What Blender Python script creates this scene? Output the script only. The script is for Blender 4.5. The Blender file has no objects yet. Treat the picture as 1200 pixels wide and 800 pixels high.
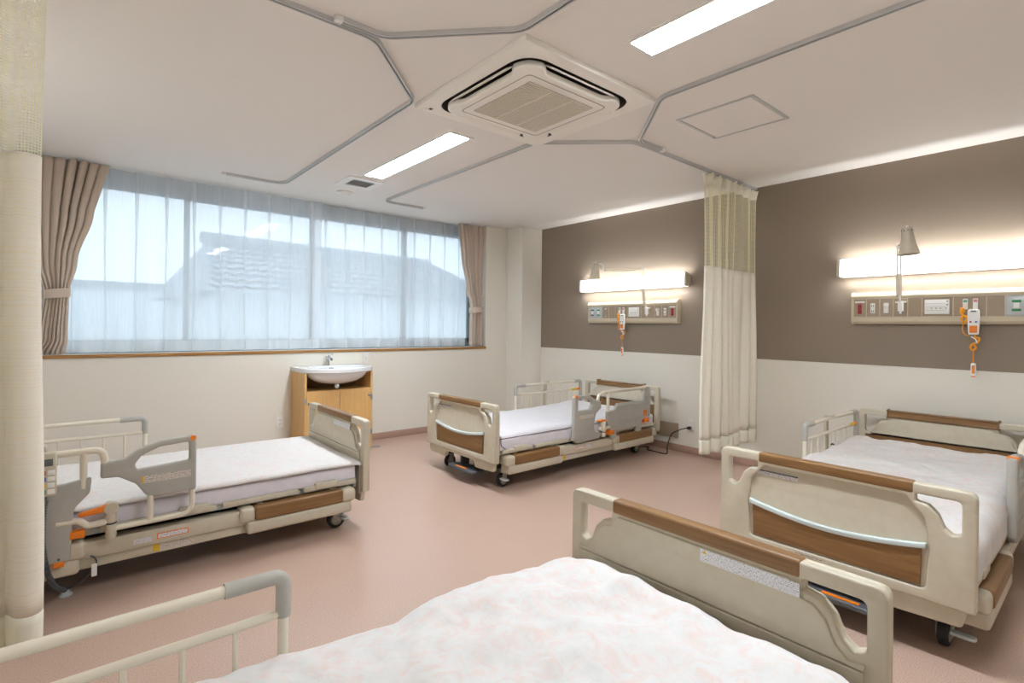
import bpy, bmesh, math, random
from mathutils import Vector, Matrix, noise
random.seed(7)
R = math.radians
PI = math.pi
scene = bpy.context.scene
COL = scene.collection

# ------------------------------------------------------------------ camera
cam_data = bpy.data.cameras.new('camera')
cam = bpy.data.objects.new('camera', cam_data)
COL.objects.link(cam)
F_PX, YAW, ROLL, CAM_H, Y0 = 610.5, R(40.29), R(0.65), 1.233, 382.7
fw = Vector((math.sin(YAW), math.cos(YAW), 0))
rt = Vector((math.cos(YAW), -math.sin(YAW), 0))
up = Vector((0, 0, 1))
rt2 = math.cos(ROLL) * rt + math.sin(ROLL) * up
up2 = -math.sin(ROLL) * rt + math.cos(ROLL) * up
m3 = Matrix((rt2, up2, -fw)).transposed()
cam.matrix_world = Matrix.Translation((0, 0, CAM_H)) @ m3.to_4x4()
cam_data.sensor_width = 36.0
cam_data.sensor_fit = 'HORIZONTAL'
cam_data.lens = F_PX / 1200 * 36.0
cam_data.shift_y = (Y0 - 400) / 1200
cam_data.clip_start = 0.02
scene.camera = cam

# ------------------------------------------------------------------ world (overcast sky) and exposure
world = bpy.data.worlds.new('overcast_sky')
scene.world = world
world.use_nodes = True
bg = world.node_tree.nodes['Background']
bg.inputs['Color'].default_value = (0.80, 0.90, 1.0, 1)
SKY = 1.72
bg.inputs['Strength'].default_value = SKY
scene.view_settings.view_transform = 'Standard'
scene.view_settings.look = 'None'
scene.view_settings.gamma = 1
scene.view_settings.use_curve_mapping = False
scene.view_settings.exposure = 0.3

CEIL_EMIT = 58.0      # ceiling panels
LAMP_EMIT = 1.7       # bedhead lamp diffusers
TUBE_EMIT = 72.0      # bare tubes in the bedhead lamps

# ------------------------------------------------------------------ room numbers
XR, XL, YW, YB, H = 4.682, -0.80, 5.230, -1.00, 2.50
WIN_X0, WIN_X1, SILL = -0.62, 3.995, 0.975

# ------------------------------------------------------------------ materials
MATS = {}
def lin(c):
    return tuple(((v / 255) / 12.92 if v / 255 <= 0.04045 else ((v / 255 + 0.055) / 1.055) ** 2.4) for v in c)

def mat(name, rgb, rough=0.5, metal=0.0, coat=0.0, spec=0.5, sheen=0.0):
    if name in MATS: return MATS[name]
    m = bpy.data.materials.new(name); m.use_nodes = True
    b = m.node_tree.nodes['Principled BSDF']
    b.inputs['Base Color'].default_value = (*lin(rgb), 1)
    b.inputs['Roughness'].default_value = rough
    b.inputs['Metallic'].default_value = metal
    b.inputs['Coat Weight'].default_value = coat
    b.inputs['Specular IOR Level'].default_value = spec
    b.inputs['Sheen Weight'].default_value = sheen
    MATS[name] = m
    return m

def N(m, t, **kw):
    n = m.node_tree.nodes.new(t)
    for k, v in kw.items(): setattr(n, k, v)
    return n
def L(m, a, b): m.node_tree.links.new(a, b)
def coords(m, scale=(1, 1, 1), rot=(0, 0, 0), kind='Object'):
    tc = N(m, 'ShaderNodeTexCoord'); mp = N(m, 'ShaderNodeMapping')
    mp.inputs['Scale'].default_value = scale; mp.inputs['Rotation'].default_value = rot
    L(m, tc.outputs[kind], mp.inputs['Vector'])
    return mp.outputs['Vector']
def ramp(m, fac, stops):
    r = N(m, 'ShaderNodeValToRGB')
    e = r.color_ramp.elements
    while len(e) < len(stops): e.new(0.5)
    for i, (p, c) in enumerate(stops):
        e[i].position = p; e[i].color = (*lin(c), 1)
    L(m, fac, r.inputs['Fac'])
    return r.outputs['Color']
def bump(m, height, strength, dist=0.01):
    b = m.node_tree.nodes['Principled BSDF']
    n = N(m, 'ShaderNodeBump'); n.inputs['Strength'].default_value = strength; n.inputs['Distance'].default_value = dist
    L(m, height, n.inputs['Height']); L(m, n.outputs['Normal'], b.inputs['Normal'])
def bsdf(m): return m.node_tree.nodes['Principled BSDF']

def noisy(name, rgb, rgb2, scale=40, rough=0.6, bstr=0.0, vscale=(1, 1, 1), detail=4, lo=0.35, hi=0.65, **kw):
    if name in MATS: return MATS[name]
    m = mat(name, rgb, rough, **kw)
    v = coords(m, vscale)
    t = N(m, 'ShaderNodeTexNoise'); t.inputs['Scale'].default_value = scale; t.inputs['Detail'].default_value = detail
    L(m, v, t.inputs['Vector'])
    L(m, ramp(m, t.outputs['Fac'], [(lo, rgb), (hi, rgb2)]), bsdf(m).inputs['Base Color'])
    if bstr: bump(m, t.outputs['Fac'], bstr)
    return m

M_WALL = noisy('cream_wallpaper', (237, 232, 221), (233, 228, 216), 160, 0.75, 0.06)
M_CEIL = noisy('ceiling_board', (243, 238, 233), (240, 235, 229), 200, 0.85, 0.04)
M_BROWN = noisy('taupe_wallpaper', (143, 128, 112), (137, 122, 106), 180, 0.62, 0.06)
M_BASE = noisy('baseboard_vinyl', (183, 150, 134), (176, 143, 127), 120, 0.5)
M_PLASTIC = noisy('beige_plastic', (203, 194, 174), (199, 189, 168), 25, 0.38)
M_CREAMTUBE = mat('cream_enamel', (228, 219, 200), 0.3, coat=0.3)
M_GREY = noisy('grey_plastic', (178, 175, 167), (173, 170, 162), 20, 0.42)
M_GREYL = mat('light_grey_plastic', (196, 204, 204), 0.35)
M_DKGREY = mat('dark_grey_plastic', (84, 86, 90), 0.45)
M_BLACK = mat('black_rubber', (28, 28, 30), 0.6)
M_ORANGE = mat('orange_plastic', (235, 128, 28), 0.4)
M_AMBER = mat('amber_cord_plastic', (245, 160, 20), 0.4)
M_WHITE = mat('white_plastic', (240, 238, 233), 0.35)
M_PORC = mat('white_porcelain', (240, 242, 244), 0.12, coat=0.6)
M_CHROME = mat('chrome', (215, 220, 225), 0.12, metal=1.0)
M_ALU = mat('aluminium_rail', (206, 206, 205), 0.32, metal=0.3)
M_CASTER = mat('caster_grey', (150, 142, 128), 0.5)
M_DARKMETAL = mat('dark_mechanism', (52, 48, 45), 0.6)
M_SHEET = noisy('white_sheet', (226, 221, 228), (220, 215, 222), 30, 0.85, 0.05)
M_PIPING = mat('grey_piping', (110, 100, 104), 0.8)
M_SILLWOOD = noisy('sill_wood_edge', (176, 128, 72), (160, 112, 58), 6, 0.45, 0, (1, 12, 12))
M_SASH = mat('aluminium_sash', (150, 158, 162), 0.45, metal=0.2)
M_STEEL = mat('steel_edge', (175, 178, 180), 0.35, metal=0.8)
M_CONSOLE = mat('console_taupe', (164, 146, 124), 0.5)
M_CONSOLEC = mat('console_cream', (212, 199, 174), 0.4)
M_RED = mat('red_socket', (170, 40, 48), 0.4)
M_TEAL = mat('teal_print', (64, 160, 150), 0.5)
M_PINK = mat('pink_print', (204, 120, 140), 0.5)
M_GREEN = mat('green_print', (40, 140, 80), 0.5)
M_BLUE = mat('blue_print', (60, 100, 180), 0.5)
M_YELLOW = mat('yellow_print', (225, 185, 50), 0.5)
M_SLATE = mat('grey_plate', (188, 192, 192), 0.4)
M_SCREEN = mat('display_grey', (92, 98, 98), 0.3)

def wood(name, c1, c2, axis, rough=0.42):
    if name in MATS: return MATS[name]
    m = mat(name, c1, rough)
    s = [38, 38, 38]; s[axis] = 2.2
    v = coords(m, tuple(s))
    t = N(m, 'ShaderNodeTexNoise'); t.inputs['Scale'].default_value = 1.6; t.inputs['Detail'].default_value = 5; t.inputs['Distortion'].default_value = 0.6
    L(m, v, t.inputs['Vector'])
    L(m, ramp(m, t.outputs['Fac'], [(0.3, c1), (0.7, c2)]), bsdf(m).inputs['Base Color'])
    return m
M_WOODY = wood('walnut_laminate_crosswise', (144, 107, 66), (122, 87, 48), 1)
M_WOODX = wood('walnut_laminate_lengthwise', (144, 107, 66), (122, 87, 48), 0)
M_CAB = wood('beech_laminate', (228, 184, 122), (216, 170, 106), 2, 0.4)

def floor_mat():
    m = mat('vinyl_floor', (200, 170, 152), 0.36, coat=0.0, spec=0.6)
    v = coords(m)
    a = N(m, 'ShaderNodeTexNoise'); a.inputs['Scale'].default_value = 210; a.inputs['Detail'].default_value = 3
    b2 = N(m, 'ShaderNodeTexNoise'); b2.inputs['Scale'].default_value = 3; b2.inputs['Detail'].default_value = 3
    L(m, v, a.inputs['Vector']); L(m, v, b2.inputs['Vector'])
    c = ramp(m, a.outputs['Fac'], [(0.30, (172, 141, 123)), (0.5, (193, 164, 146)), (0.72, (211, 185, 168))])
    mx = N(m, 'ShaderNodeMix', data_type='RGBA'); mx.inputs['Factor'].default_value = 0.12
    L(m, c, mx.inputs['A']); L(m, ramp(m, b2.outputs['Fac'], [(0.3, (190, 158, 142)), (0.7, (208, 178, 160))]), mx.inputs['B'])
    L(m, mx.outputs['Result'], bsdf(m).inputs['Base Color'])
    r = N(m, 'ShaderNodeMapRange'); r.inputs['To Min'].default_value = 0.24; r.inputs['To Max'].default_value = 0.36
    L(m, a.outputs['Fac'], r.inputs['Value']); L(m, r.outputs['Result'], bsdf(m).inputs['Roughness'])
    bump(m, a.outputs['Fac'], 0.10, 0.002)
    return m
M_FLOOR = floor_mat()

def duvet_mat(name, scale, amt):
    m = mat(name, (221, 219, 217), 0.85, sheen=0.1)
    v = coords(m)
    def spots(sc, seed, lo, hi):
        mp = N(m, 'ShaderNodeMapping'); mp.inputs['Location'].default_value = (seed, seed * 2, 0)
        L(m, v, mp.inputs['Vector'])
        t = N(m, 'ShaderNodeTexNoise'); t.inputs['Scale'].default_value = sc; t.inputs['Detail'].default_value = 5
        t.inputs['Roughness'].default_value = 0.65; t.inputs['Distortion'].default_value = 1.2
        L(m, mp.outputs['Vector'], t.inputs['Vector'])
        r = N(m, 'ShaderNodeMapRange'); r.inputs['From Min'].default_value = lo; r.inputs['From Max'].default_value = hi
        L(m, t.outputs['Fac'], r.inputs['Value'])
        return r.outputs['Result'], t.outputs['Fac']
    f1, h = spots(scale, 3.1, 0.45, 0.74)
    f2, _ = spots(scale * 1.3, 9.7, 0.50, 0.74)
    base = (*lin((221, 219, 217)), 1)
    m1 = N(m, 'ShaderNodeMix', data_type='RGBA'); m1.inputs['A'].default_value = base; m1.inputs['B'].default_value = (*lin((224, 199, 191)), 1)
    sc = N(m, 'ShaderNodeMath', operation='MULTIPLY'); sc.inputs[1].default_value = amt
    L(m, f1, sc.inputs[0]); L(m, sc.outputs[0], m1.inputs['Factor'])
    m2 = N(m, 'ShaderNodeMix', data_type='RGBA'); m2.inputs['B'].default_value = (*lin((208, 211, 206)), 1)
    sc2 = N(m, 'ShaderNodeMath', operation='MULTIPLY'); sc2.inputs[1].default_value = amt * 0.6
    L(m, f2, sc2.inputs[0]); L(m, sc2.outputs[0], m2.inputs['Factor']); L(m, m1.outputs['Result'], m2.inputs['A'])
    L(m, m2.outputs['Result'], bsdf(m).inputs['Base Color'])
    bump(m, h, 0.12, 0.006)
    return m
M_DUVET = duvet_mat('floral_duvet_cotton', 20, 0.95)
M_QUILT = duvet_mat('quilted_floral_cotton', 32, 1.0)
M_DUVETW = noisy('plain_white_cotton', (225, 222, 225), (220, 217, 220), 30, 0.85, 0.05, sheen=0.15)

def fabric(name, c, translucency, stripes=None):
    m = mat(name, c, 0.9)
    nt = m.node_tree; b = bsdf(m)
    out = [n for n in nt.nodes if n.type == 'OUTPUT_MATERIAL'][0]
    tr = N(m, 'ShaderNodeBsdfTranslucent'); mx = N(m, 'ShaderNodeMixShader')
    mx.inputs['Fac'].default_value = translucency
    tr.inputs['Color'].default_value = (*lin(c), 1)
    L(m, b.outputs[0], mx.inputs[1]); L(m, tr.outputs[0], mx.inputs[2]); L(m, mx.outputs[0], out.inputs['Surface'])
    if stripes:
        v = coords(m, (0.0, 0.0, 1))
        w = N(m, 'ShaderNodeTexNoise'); w.inputs['Scale'].default_value = 210; w.inputs['Detail'].default_value = 2
        L(m, v, w.inputs['Vector'])
        col = ramp(m, w.outputs['Fac'], [(0.38, stripes[0]), (0.50, c), (0.64, stripes[1])])
        L(m, col, b.inputs['Base Color']); L(m, col, tr.inputs['Color'])
    return m
M_CUBICLE = fabric('cubicle_curtain_cloth', (253, 246, 231), 0.14, ((250, 238, 212), (252, 248, 238)))
M_CUBHEM = fabric('cubicle_curtain_hem', (253, 248, 230), 0.14)
M_DRAPE = fabric('taupe_drape_cloth', (216, 199, 184), 0.12)
M_TIE = fabric('taupe_tieback_cloth', (212, 195, 180), 0.05)

def sheer_mat(name, alpha, c):
    m = bpy.data.materials.new(name); m.use_nodes = True
    nt = m.node_tree; nt.nodes.remove(nt.nodes['Principled BSDF'])
    out = [n for n in nt.nodes if n.type == 'OUTPUT_MATERIAL'][0]
    t = N(m, 'ShaderNodeBsdfTransparent'); tl = N(m, 'ShaderNodeBsdfTranslucent'); d = N(m, 'ShaderNodeBsdfDiffuse')
    for n in (tl, d): n.inputs['Color'].default_value = (*lin(c), 1)
    m1 = N(m, 'ShaderNodeMixShader'); m1.inputs['Fac'].default_value = 0.42
    L(m, tl.outputs[0], m1.inputs[1]); L(m, d.outputs[0], m1.inputs[2])
    m2 = N(m, 'ShaderNodeMixShader')
    v = coords(m, (1, 1, 0.06))
    w = N(m, 'ShaderNodeTexNoise'); w.inputs['Scale'].default_value = 90; w.inputs['Detail'].default_value = 2
    L(m, v, w.inputs['Vector'])
    r = N(m, 'ShaderNodeMapRange'); r.inputs['From Min'].default_value = 0.3; r.inputs['From Max'].default_value = 0.7
    r.inputs['To Min'].default_value = alpha - 0.025; r.inputs['To Max'].default_value = alpha + 0.025
    L(m, w.outputs['Fac'], r.inputs['Value']); L(m, r.outputs['Result'], m2.inputs['Fac'])
    L(m, t.outputs[0], m2.inputs[1]); L(m, m1.outputs[0], m2.inputs[2]); L(m, m2.outputs[0], out.inputs['Surface'])
    MATS[name] = m
    return m
M_SHEER = sheer_mat('white_sheer_voile', 0.68, (246, 248, 250))
M_SHEERHEM = sheer_mat('white_sheer_hem', 0.85, (246, 248, 250))

def net_mat():
    m = sheer_mat('cubicle_net', 0.5, (244, 238, 206))
    nt = m.node_tree
    mix = [n for n in nt.nodes if n.type == 'MIX_SHADER' and n.inputs['Fac'].is_linked][0]
    uv = N(m, 'ShaderNodeTexCoord'); sp = N(m, 'ShaderNodeSeparateXYZ'); L(m, uv.outputs['UV'], sp.inputs[0])
    def saw(sock, pitch, width):
        a = N(m, 'ShaderNodeMath', operation='DIVIDE'); a.inputs[1].default_value = pitch; L(m, sock, a.inputs[0])
        f = N(m, 'ShaderNodeMath', operation='FRACT'); L(m, a.outputs[0], f.inputs[0])
        l = N(m, 'ShaderNodeMath', operation='LESS_THAN'); l.inputs[1].default_value = width; L(m, f.outputs[0], l.inputs[0])
        return l.outputs[0]
    a = saw(sp.outputs['X'], 0.014, 0.30); b = saw(sp.outputs['Y'], 0.009, 0.34)
    mx = N(m, 'ShaderNodeMath', operation='MAXIMUM'); L(m, a, mx.inputs[0]); L(m, b, mx.inputs[1])
    L(m, mx.outputs[0], mix.inputs['Fac'])
    return m
M_NET = net_mat()

def glass_mat():
    m = bpy.data.materials.new('window_glass'); m.use_nodes = True
    nt = m.node_tree; nt.nodes.remove(nt.nodes['Principled BSDF'])
    out = [n for n in nt.nodes if n.type == 'OUTPUT_MATERIAL'][0]
    t = N(m, 'ShaderNodeBsdfTransparent'); t.inputs['Color'].default_value = (0.93, 0.97, 0.98, 1)
    g = N(m, 'ShaderNodeBsdfGlossy'); g.inputs['Roughness'].default_value = 0.02
    mx = N(m, 'ShaderNodeMixShader'); mx.inputs['Fac'].default_value = 0.06
    L(m, t.outputs[0], mx.inputs[1]); L(m, g.outputs[0], mx.inputs[2]); L(m, mx.outputs[0], out.inputs['Surface'])
    return m
M_GLASS = glass_mat()

def emit(name, c, s):
    m = bpy.data.materials.new(name); m.use_nodes = True
    b = bsdf(m)
    b.inputs['Base Color'].default_value = (0.85, 0.85, 0.85, 1)
    b.inputs['Emission Color'].default_value = (*c, 1); b.inputs['Emission Strength'].default_value = s
    return m
M_LIGHT = emit('ceiling_light_diffuser', (0.90, 0.98, 1.06), CEIL_EMIT)
M_LAMP = emit('bedhead_lamp_diffuser', (0.98, 0.99, 1.0), LAMP_EMIT)
M_TUBE = emit('fluorescent_tube', (0.96, 0.985, 1.0), TUBE_EMIT)

def print_mat(name, rows, cols, dens=0.5, paper=(232, 231, 233), ink=(96, 96, 104)):
    """paper with lines of tiny illegible print; UV 0..1"""
    m = mat(name, paper, 0.5)
    uv = N(m, 'ShaderNodeTexCoord'); mp = N(m, 'ShaderNodeMapping'); mp.inputs['Scale'].default_value = (cols, rows, 1)
    L(m, uv.outputs['UV'], mp.inputs['Vector'])
    sp = N(m, 'ShaderNodeSeparateXYZ'); L(m, mp.outputs['Vector'], sp.inputs[0])
    fr = N(m, 'ShaderNodeMath', operation='FRACT'); L(m, sp.outputs['Y'], fr.inputs[0])
    gt = N(m, 'ShaderNodeMath', operation='GREATER_THAN'); gt.inputs[1].default_value = 0.42; L(m, fr.outputs[0], gt.inputs[0])
    wn = N(m, 'ShaderNodeTexNoise'); wn.inputs['Scale'].default_value = 1.0; wn.inputs['Detail'].default_value = 2
    L(m, mp.outputs['Vector'], wn.inputs['Vector'])
    g2 = N(m, 'ShaderNodeMath', operation='GREATER_THAN'); g2.inputs[1].default_value = 1 - dens; L(m, wn.outputs['Fac'], g2.inputs[0])
    mu = N(m, 'ShaderNodeMath', operation='MULTIPLY'); L(m, gt.outputs[0], mu.inputs[0]); L(m, g2.outputs[0], mu.inputs[1])
    mx = N(m, 'ShaderNodeMix', data_type='RGBA'); mx.inputs['A'].default_value = (*lin(paper), 1); mx.inputs['B'].default_value = (*lin(ink), 1)
    L(m, mu.outputs[0], mx.inputs['Factor']); L(m, mx.outputs['Result'], bsdf(m).inputs['Base Color'])
    return m
M_PRINT = print_mat('printed_label', 7, 150, 0.43, (226, 225, 228), (128, 128, 136))
M_PRINT2 = print_mat('printed_sticker', 3, 44, 0.46, (228, 226, 226), (130, 128, 132))
M_PRINT3 = print_mat('printed_notice', 4, 60, 0.47, (214, 206, 196), (146, 138, 128))

# ------------------------------------------------------------------ mesh helpers
def place(o, parent):
    COL.objects.link(o)
    if parent is not None: o.parent = parent
    return o

class MB:
    """collects shapes into one mesh"""
    def __init__(s): s.v = []; s.f = []; s.uv = {}
    def add(s, vs, fs):
        o = len(s.v); s.v += [tuple(v) for v in vs]; s.f += [tuple(i + o for i in f) for f in fs]
    def box(s, x0, x1, y0, y1, z0, z1, bev=0.0, seg=2, mtx=None):
        bm = bmesh.new(); bmesh.ops.create_cube(bm, size=1)
        for v in bm.verts:
            v.co = ((x0 + x1) / 2 + v.co.x * (x1 - x0), (y0 + y1) / 2 + v.co.y * (y1 - y0), (z0 + z1) / 2 + v.co.z * (z1 - z0))
        if bev > 0:
            bev = min(bev, 0.49 * min(abs(x1 - x0), abs(y1 - y0), abs(z1 - z0)))
            bmesh.ops.bevel(bm, geom=bm.edges[:], offset=bev, segments=seg, profile=0.5, affect='EDGES')
        if mtx is not None: bm.transform(mtx)
        s.frombm(bm); return s
    def frombm(s, bm):
        bm.verts.index_update()
        s.add([v.co.copy() for v in bm.verts], [[v.index for v in f.verts] for f in bm.faces]); bm.free()
    def tube(s, pts, r, n=10, fillet=0.0, closed=False, cap=True, radii=None):
        pts = [Vector(p) for p in pts]
        if fillet > 0: pts = fillet_path(pts, fillet)
        rings = []; prev = None
        m = len(pts)
        for i, p in enumerate(pts):
            if closed: t = (pts[(i + 1) % m] - pts[i - 1]).normalized()
            elif i == 0: t = (pts[1] - p).normalized()
            elif i == m - 1: t = (p - pts[i - 1]).normalized()
            else: t = ((pts[i + 1] - p).normalized() + (p - pts[i - 1]).normalized()).normalized()
            if prev is None:
                a = Vector((0, 0, 1)) if abs(t.z) < 0.9 else Vector((1, 0, 0))
                u = t.cross(a).normalized()
            else:
                u = (prev - t * prev.dot(t)).normalized()
            prev = u; w = t.cross(u)
            rr = radii[i] if radii else r
            rings.append([p + rr * (math.cos(2 * PI * k / n) * u + math.sin(2 * PI * k / n) * w) for k in range(n)])
        o = len(s.v)
        for rg in rings: s.v += [tuple(q) for q in rg]
        for i in range(m - (0 if closed else 1)):
            a = o + i * n; b = o + ((i + 1) % m) * n
            for k in range(n):
                s.f.append((a + k, a + (k + 1) % n, b + (k + 1) % n, b + k))
        if cap and not closed:
            s.f.append(tuple(o + k for k in reversed(range(n)))); s.f.append(tuple(o + (m - 1) * n + k for k in range(n)))
        return s
    def lathe(s, prof, origin=(0, 0, 0), axis='Z', n=20):
        """prof: list of (r, h)"""
        o = len(s.v); ox, oy, oz = origin
        for r, h in prof:
            for k in range(n):
                a = 2 * PI * k / n; c, d = r * math.cos(a), r * math.sin(a)
                if axis == 'Z': s.v.append((ox + c, oy + d, oz + h))
                elif axis == 'Y': s.v.append((ox + d, oy + h, oz + c))
                else: s.v.append((ox + h, oy + c, oz + d))
        for i in range(len(prof) - 1):
            for k in range(n):
                a = o + i * n; b = a + n
                s.f.append((a + k, a + (k + 1) % n, b + (k + 1) % n, b + k))
        s.f.append(tuple(o + k for k in reversed(range(n)))); s.f.append(tuple(o + (len(prof) - 1) * n + k for k in range(n)))
        return s
    def plate(s, polys, t, plane, at, bev=0.0, res=2):
        """2D polygons (first outline, rest holes) extruded by t, centred on 'at' along the plane normal.
        plane 'yz': (y,z) normal x ; 'xz': (x,z) normal y ; 'xy': (x,y) normal z"""
        cu = bpy.data.curves.new('tmp', 'CURVE'); cu.dimensions = '2D'; cu.fill_mode = 'BOTH'
        for poly in polys:
            sp = cu.splines.new('POLY'); sp.points.add(len(poly) - 1); sp.use_cyclic_u = True
            for p, q in zip(sp.points, poly): p.co = (q[0], q[1], 0, 1)
        cu.extrude = max(t / 2 - bev, 0); cu.bevel_depth = bev; cu.bevel_resolution = res; cu.offset = -bev if bev else 0
        ob = bpy.data.objects.new('tmp', cu)
        me = bpy.data.meshes.new_from_object(ob)
        mp = {'yz': lambda c: (at + c.z, c.x, c.y), 'xz': lambda c: (c.x, at - c.z, c.y), 'xy': lambda c: (c.x, c.y, at + c.z)}[plane]
        s.add([mp(v.co) for v in me.vertices], [tuple(p.vertices) for p in me.polygons])
        bpy.data.objects.remove(ob); bpy.data.curves.remove(cu); bpy.data.meshes.remove(me)
        return s
    def build(s, name, material, parent=None, smooth=40, mtx=None):
        me = bpy.data.meshes.new(name)
        me.from_pydata(s.v, [], s.f); me.validate()
        if mtx is not None: me.transform(mtx)
        bm = bmesh.new(); bm.from_mesh(me); bmesh.ops.remove_doubles(bm, verts=bm.verts[:], dist=1e-5)
        bmesh.ops.recalc_face_normals(bm, faces=bm.faces[:]); bm.to_mesh(me); bm.free()
        if smooth:
            me.polygons.foreach_set('use_smooth', [True] * len(me.polygons))
            me.set_sharp_from_angle(angle=R(smooth))
        me.materials.append(material)
        return place(bpy.data.objects.new(name, me), parent)

def fillet_path(pts, r, n=6):
    out = [pts[0]]
    for i in range(1, len(pts) - 1):
        p, a, b = pts[i], pts[i - 1], pts[i + 1]
        d1 = (a - p); d2 = (b - p); l1, l2 = d1.length, d2.length; d1.normalize(); d2.normalize()
        ang = d1.angle(d2)
        if ang > R(176): out.append(p); continue
        t = min(r / math.tan(ang / 2), l1 * 0.48, l2 * 0.48)
        for k in range(n + 1):
            s = k / n
            out.append((1 - s) ** 2 * (p + d1 * t) + 2 * s * (1 - s) * p + s * s * (p + d2 * t))
    out.append(pts[-1])
    return out

def rpoly(pts, r=0.01, n=4):
    """round a 2D polygon; a point may carry its own radius as third value"""
    out = []; m = len(pts)
    for i in range(m):
        p = Vector(pts[i][:2]); a = Vector(pts[i - 1][:2]); b = Vector(pts[(i + 1) % m][:2])
        rr = pts[i][2] if len(pts[i]) > 2 else r
        d1 = a - p; d2 = b - p; l1, l2 = d1.length, d2.length
        if rr <= 0 or l1 < 1e-6 or l2 < 1e-6: out.append(tuple(p)); continue
        d1.normalize(); d2.normalize()
        ang = d1.angle(d2)
        if ang > R(175): out.append(tuple(p)); continue
        t = min(rr / math.tan(ang / 2), l1 * 0.49, l2 * 0.49)
        for k in range(n + 1):
            s = k / n
            out.append(tuple((1 - s) ** 2 * (p + d1 * t) + 2 * s * (1 - s) * p + s * s * (p + d2 * t)))
    return out
def rect(x0, x1, y0, y1, r=0.01): return rpoly([(x0, y0), (x1, y0), (x1, y1), (x0, y1)], r)
def circ(cx, cy, r, n=20): return [(cx + r * math.cos(2 * PI * k / n), cy + r * math.sin(2 * PI * k / n)) for k in range(n)]

def quad(name, pts, material, parent, two=False):
    """flat print on a surface, UV 0..1 (pts: bl, br, tr, tl)"""
    me = bpy.data.meshes.new(name)
    me.from_pydata([tuple(p) for p in pts], [], [(0, 1, 2, 3)])
    uv = me.uv_layers.new(name='UVMap')
    for k, c in enumerate(((0, 0), (1, 0), (1, 1), (0, 1))): uv.data[k].uv = c
    me.materials.append(material)
    return place(bpy.data.objects.new(name, me), parent)

def sheet(name, fn, nu, nv, material, parent=None, thick=0.0, uvscale=None, smooth=True):
    """fn(u,v)->point, u,v in 0..1"""
    vs = []; fs = []
    for j in range(nv + 1):
        for i in range(nu + 1): vs.append(tuple(fn(i / nu, j / nv)))
    for j in range(nv):
        for i in range(nu):
            a = j * (nu + 1) + i; fs.append((a, a + 1, a + nu + 2, a + nu + 1))
    me = bpy.data.meshes.new(name); me.from_pydata(vs, [], fs)
    if uvscale:
        uv = me.uv_layers.new(name='UVMap')
        for p in me.polygons:
            for li in p.loop_indices:
                vi = me.loops[li].vertex_index; j, i = divmod(vi, nu + 1)
                uv.data[li].uv = (i / nu * uvscale[0], j / nv * uvscale[1])
    me.polygons.foreach_set('use_smooth', [smooth] * len(me.polygons))
    me.materials.append(material)
    o = place(bpy.data.objects.new(name, me), parent)
    if thick:
        md = o.modifiers.new('thickness', 'SOLIDIFY'); md.thickness = thick; md.offset = 0
    return o

def tag(o, label, cat, group=None, kind=None):
    o['label'] = label
    if cat: o['category'] = cat
    if group: o['group'] = group
    if kind: o['kind'] = kind
    return o
def thing(name, label, cat, loc=(0, 0, 0), rotz=0.0, group=None):
    o = bpy.data.objects.new(name, None); COL.objects.link(o)
    o.location = loc; o.rotation_euler = (0, 0, rotz); o.empty_display_size = 0.1
    return tag(o, label, cat, group)
def struct(o, label=None):
    o['kind'] = 'structure'
    if label: o['label'] = label
    return o

# ================================================================== ROOM SHELL
T = 0.12
struct(MB().box(XL - T, XR + T, YB - T, YW + 0.35, -0.1, 0).build('floor', M_FLOOR, smooth=0), 'pinkish beige speckled vinyl floor')
# ceiling with openings for the two light troughs and the air conditioner
LX0, LX1 = 1.873, 2.052
LY = ((2.865, 4.170), (0.135, 1.440))
AX, AY, AS = 1.965, 2.160, 0.475
ceil_outer = [(XL - T, YB - T), (XR + T, YB - T), (XR + T, YW + 0.35), (XL - T, YW + 0.35)]
holes = [[(LX0, a), (LX1, a), (LX1, b), (LX0, b)] for a, b in LY]
ao = 0.42
holes.append([(AX - ao, AY - ao), (AX + ao, AY - ao), (AX + ao, AY + ao), (AX - ao, AY + ao)])
struct(MB().plate([ceil_outer] + holes, 0.05, 'xy', H + 0.025).build('ceiling', M_CEIL, smooth=0), 'off white plaster ceiling')
MB().box(XL - T, XR + T, YB - T, YW + 0.35, H + 0.34, H + 0.38).build('ceiling_slab', M_CEIL, bpy.data.objects['ceiling'], smooth=0)

struct(MB().box(XR, XR + T, YB - T, YW + 0.35, 0, H).build('wall_right', M_WALL, smooth=0), 'cream bedhead wall with brown upper part')
MB().box(XR - 0.004, XR + 0.01, YB, 4.932, 0.972, H).build('brown_wall_covering', M_BROWN, bpy.data.objects['wall_right'], smooth=0)
struct(MB().box(XL - T, XL, YB - T, YW + 0.35, 0, H).build('wall_left', M_WALL, smooth=0), 'cream wall behind the gathered curtain')
struct(MB().box(XL - T, XR + T, YB - T, YB, 0, H).build('wall_back', M_WALL, smooth=0), 'cream wall opposite the window')
# window wall: below sill, left pier, right pier
REC = 0.26
mb = MB()
mb.box(XL - T, XR + T, YW, YW + 0.35, 0, SILL - 0.02)
mb.box(XL - T, WIN_X0, YW, YW + 0.35, SILL - 0.02, H)
mb.box(WIN_X1, XR + T, YW, YW + 0.35, SILL - 0.02, H)
struct(mb.build('wall_window', M_WALL, smooth=0), 'cream wall with the wide window')
# pilaster in the corner
struct(MB().box(4.336, XR, 4.932, YW, 0, H, 0.004, 1).build('wall_pilaster', M_WALL, smooth=0), 'cream pilaster in the corner beside the brown wall')
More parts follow.
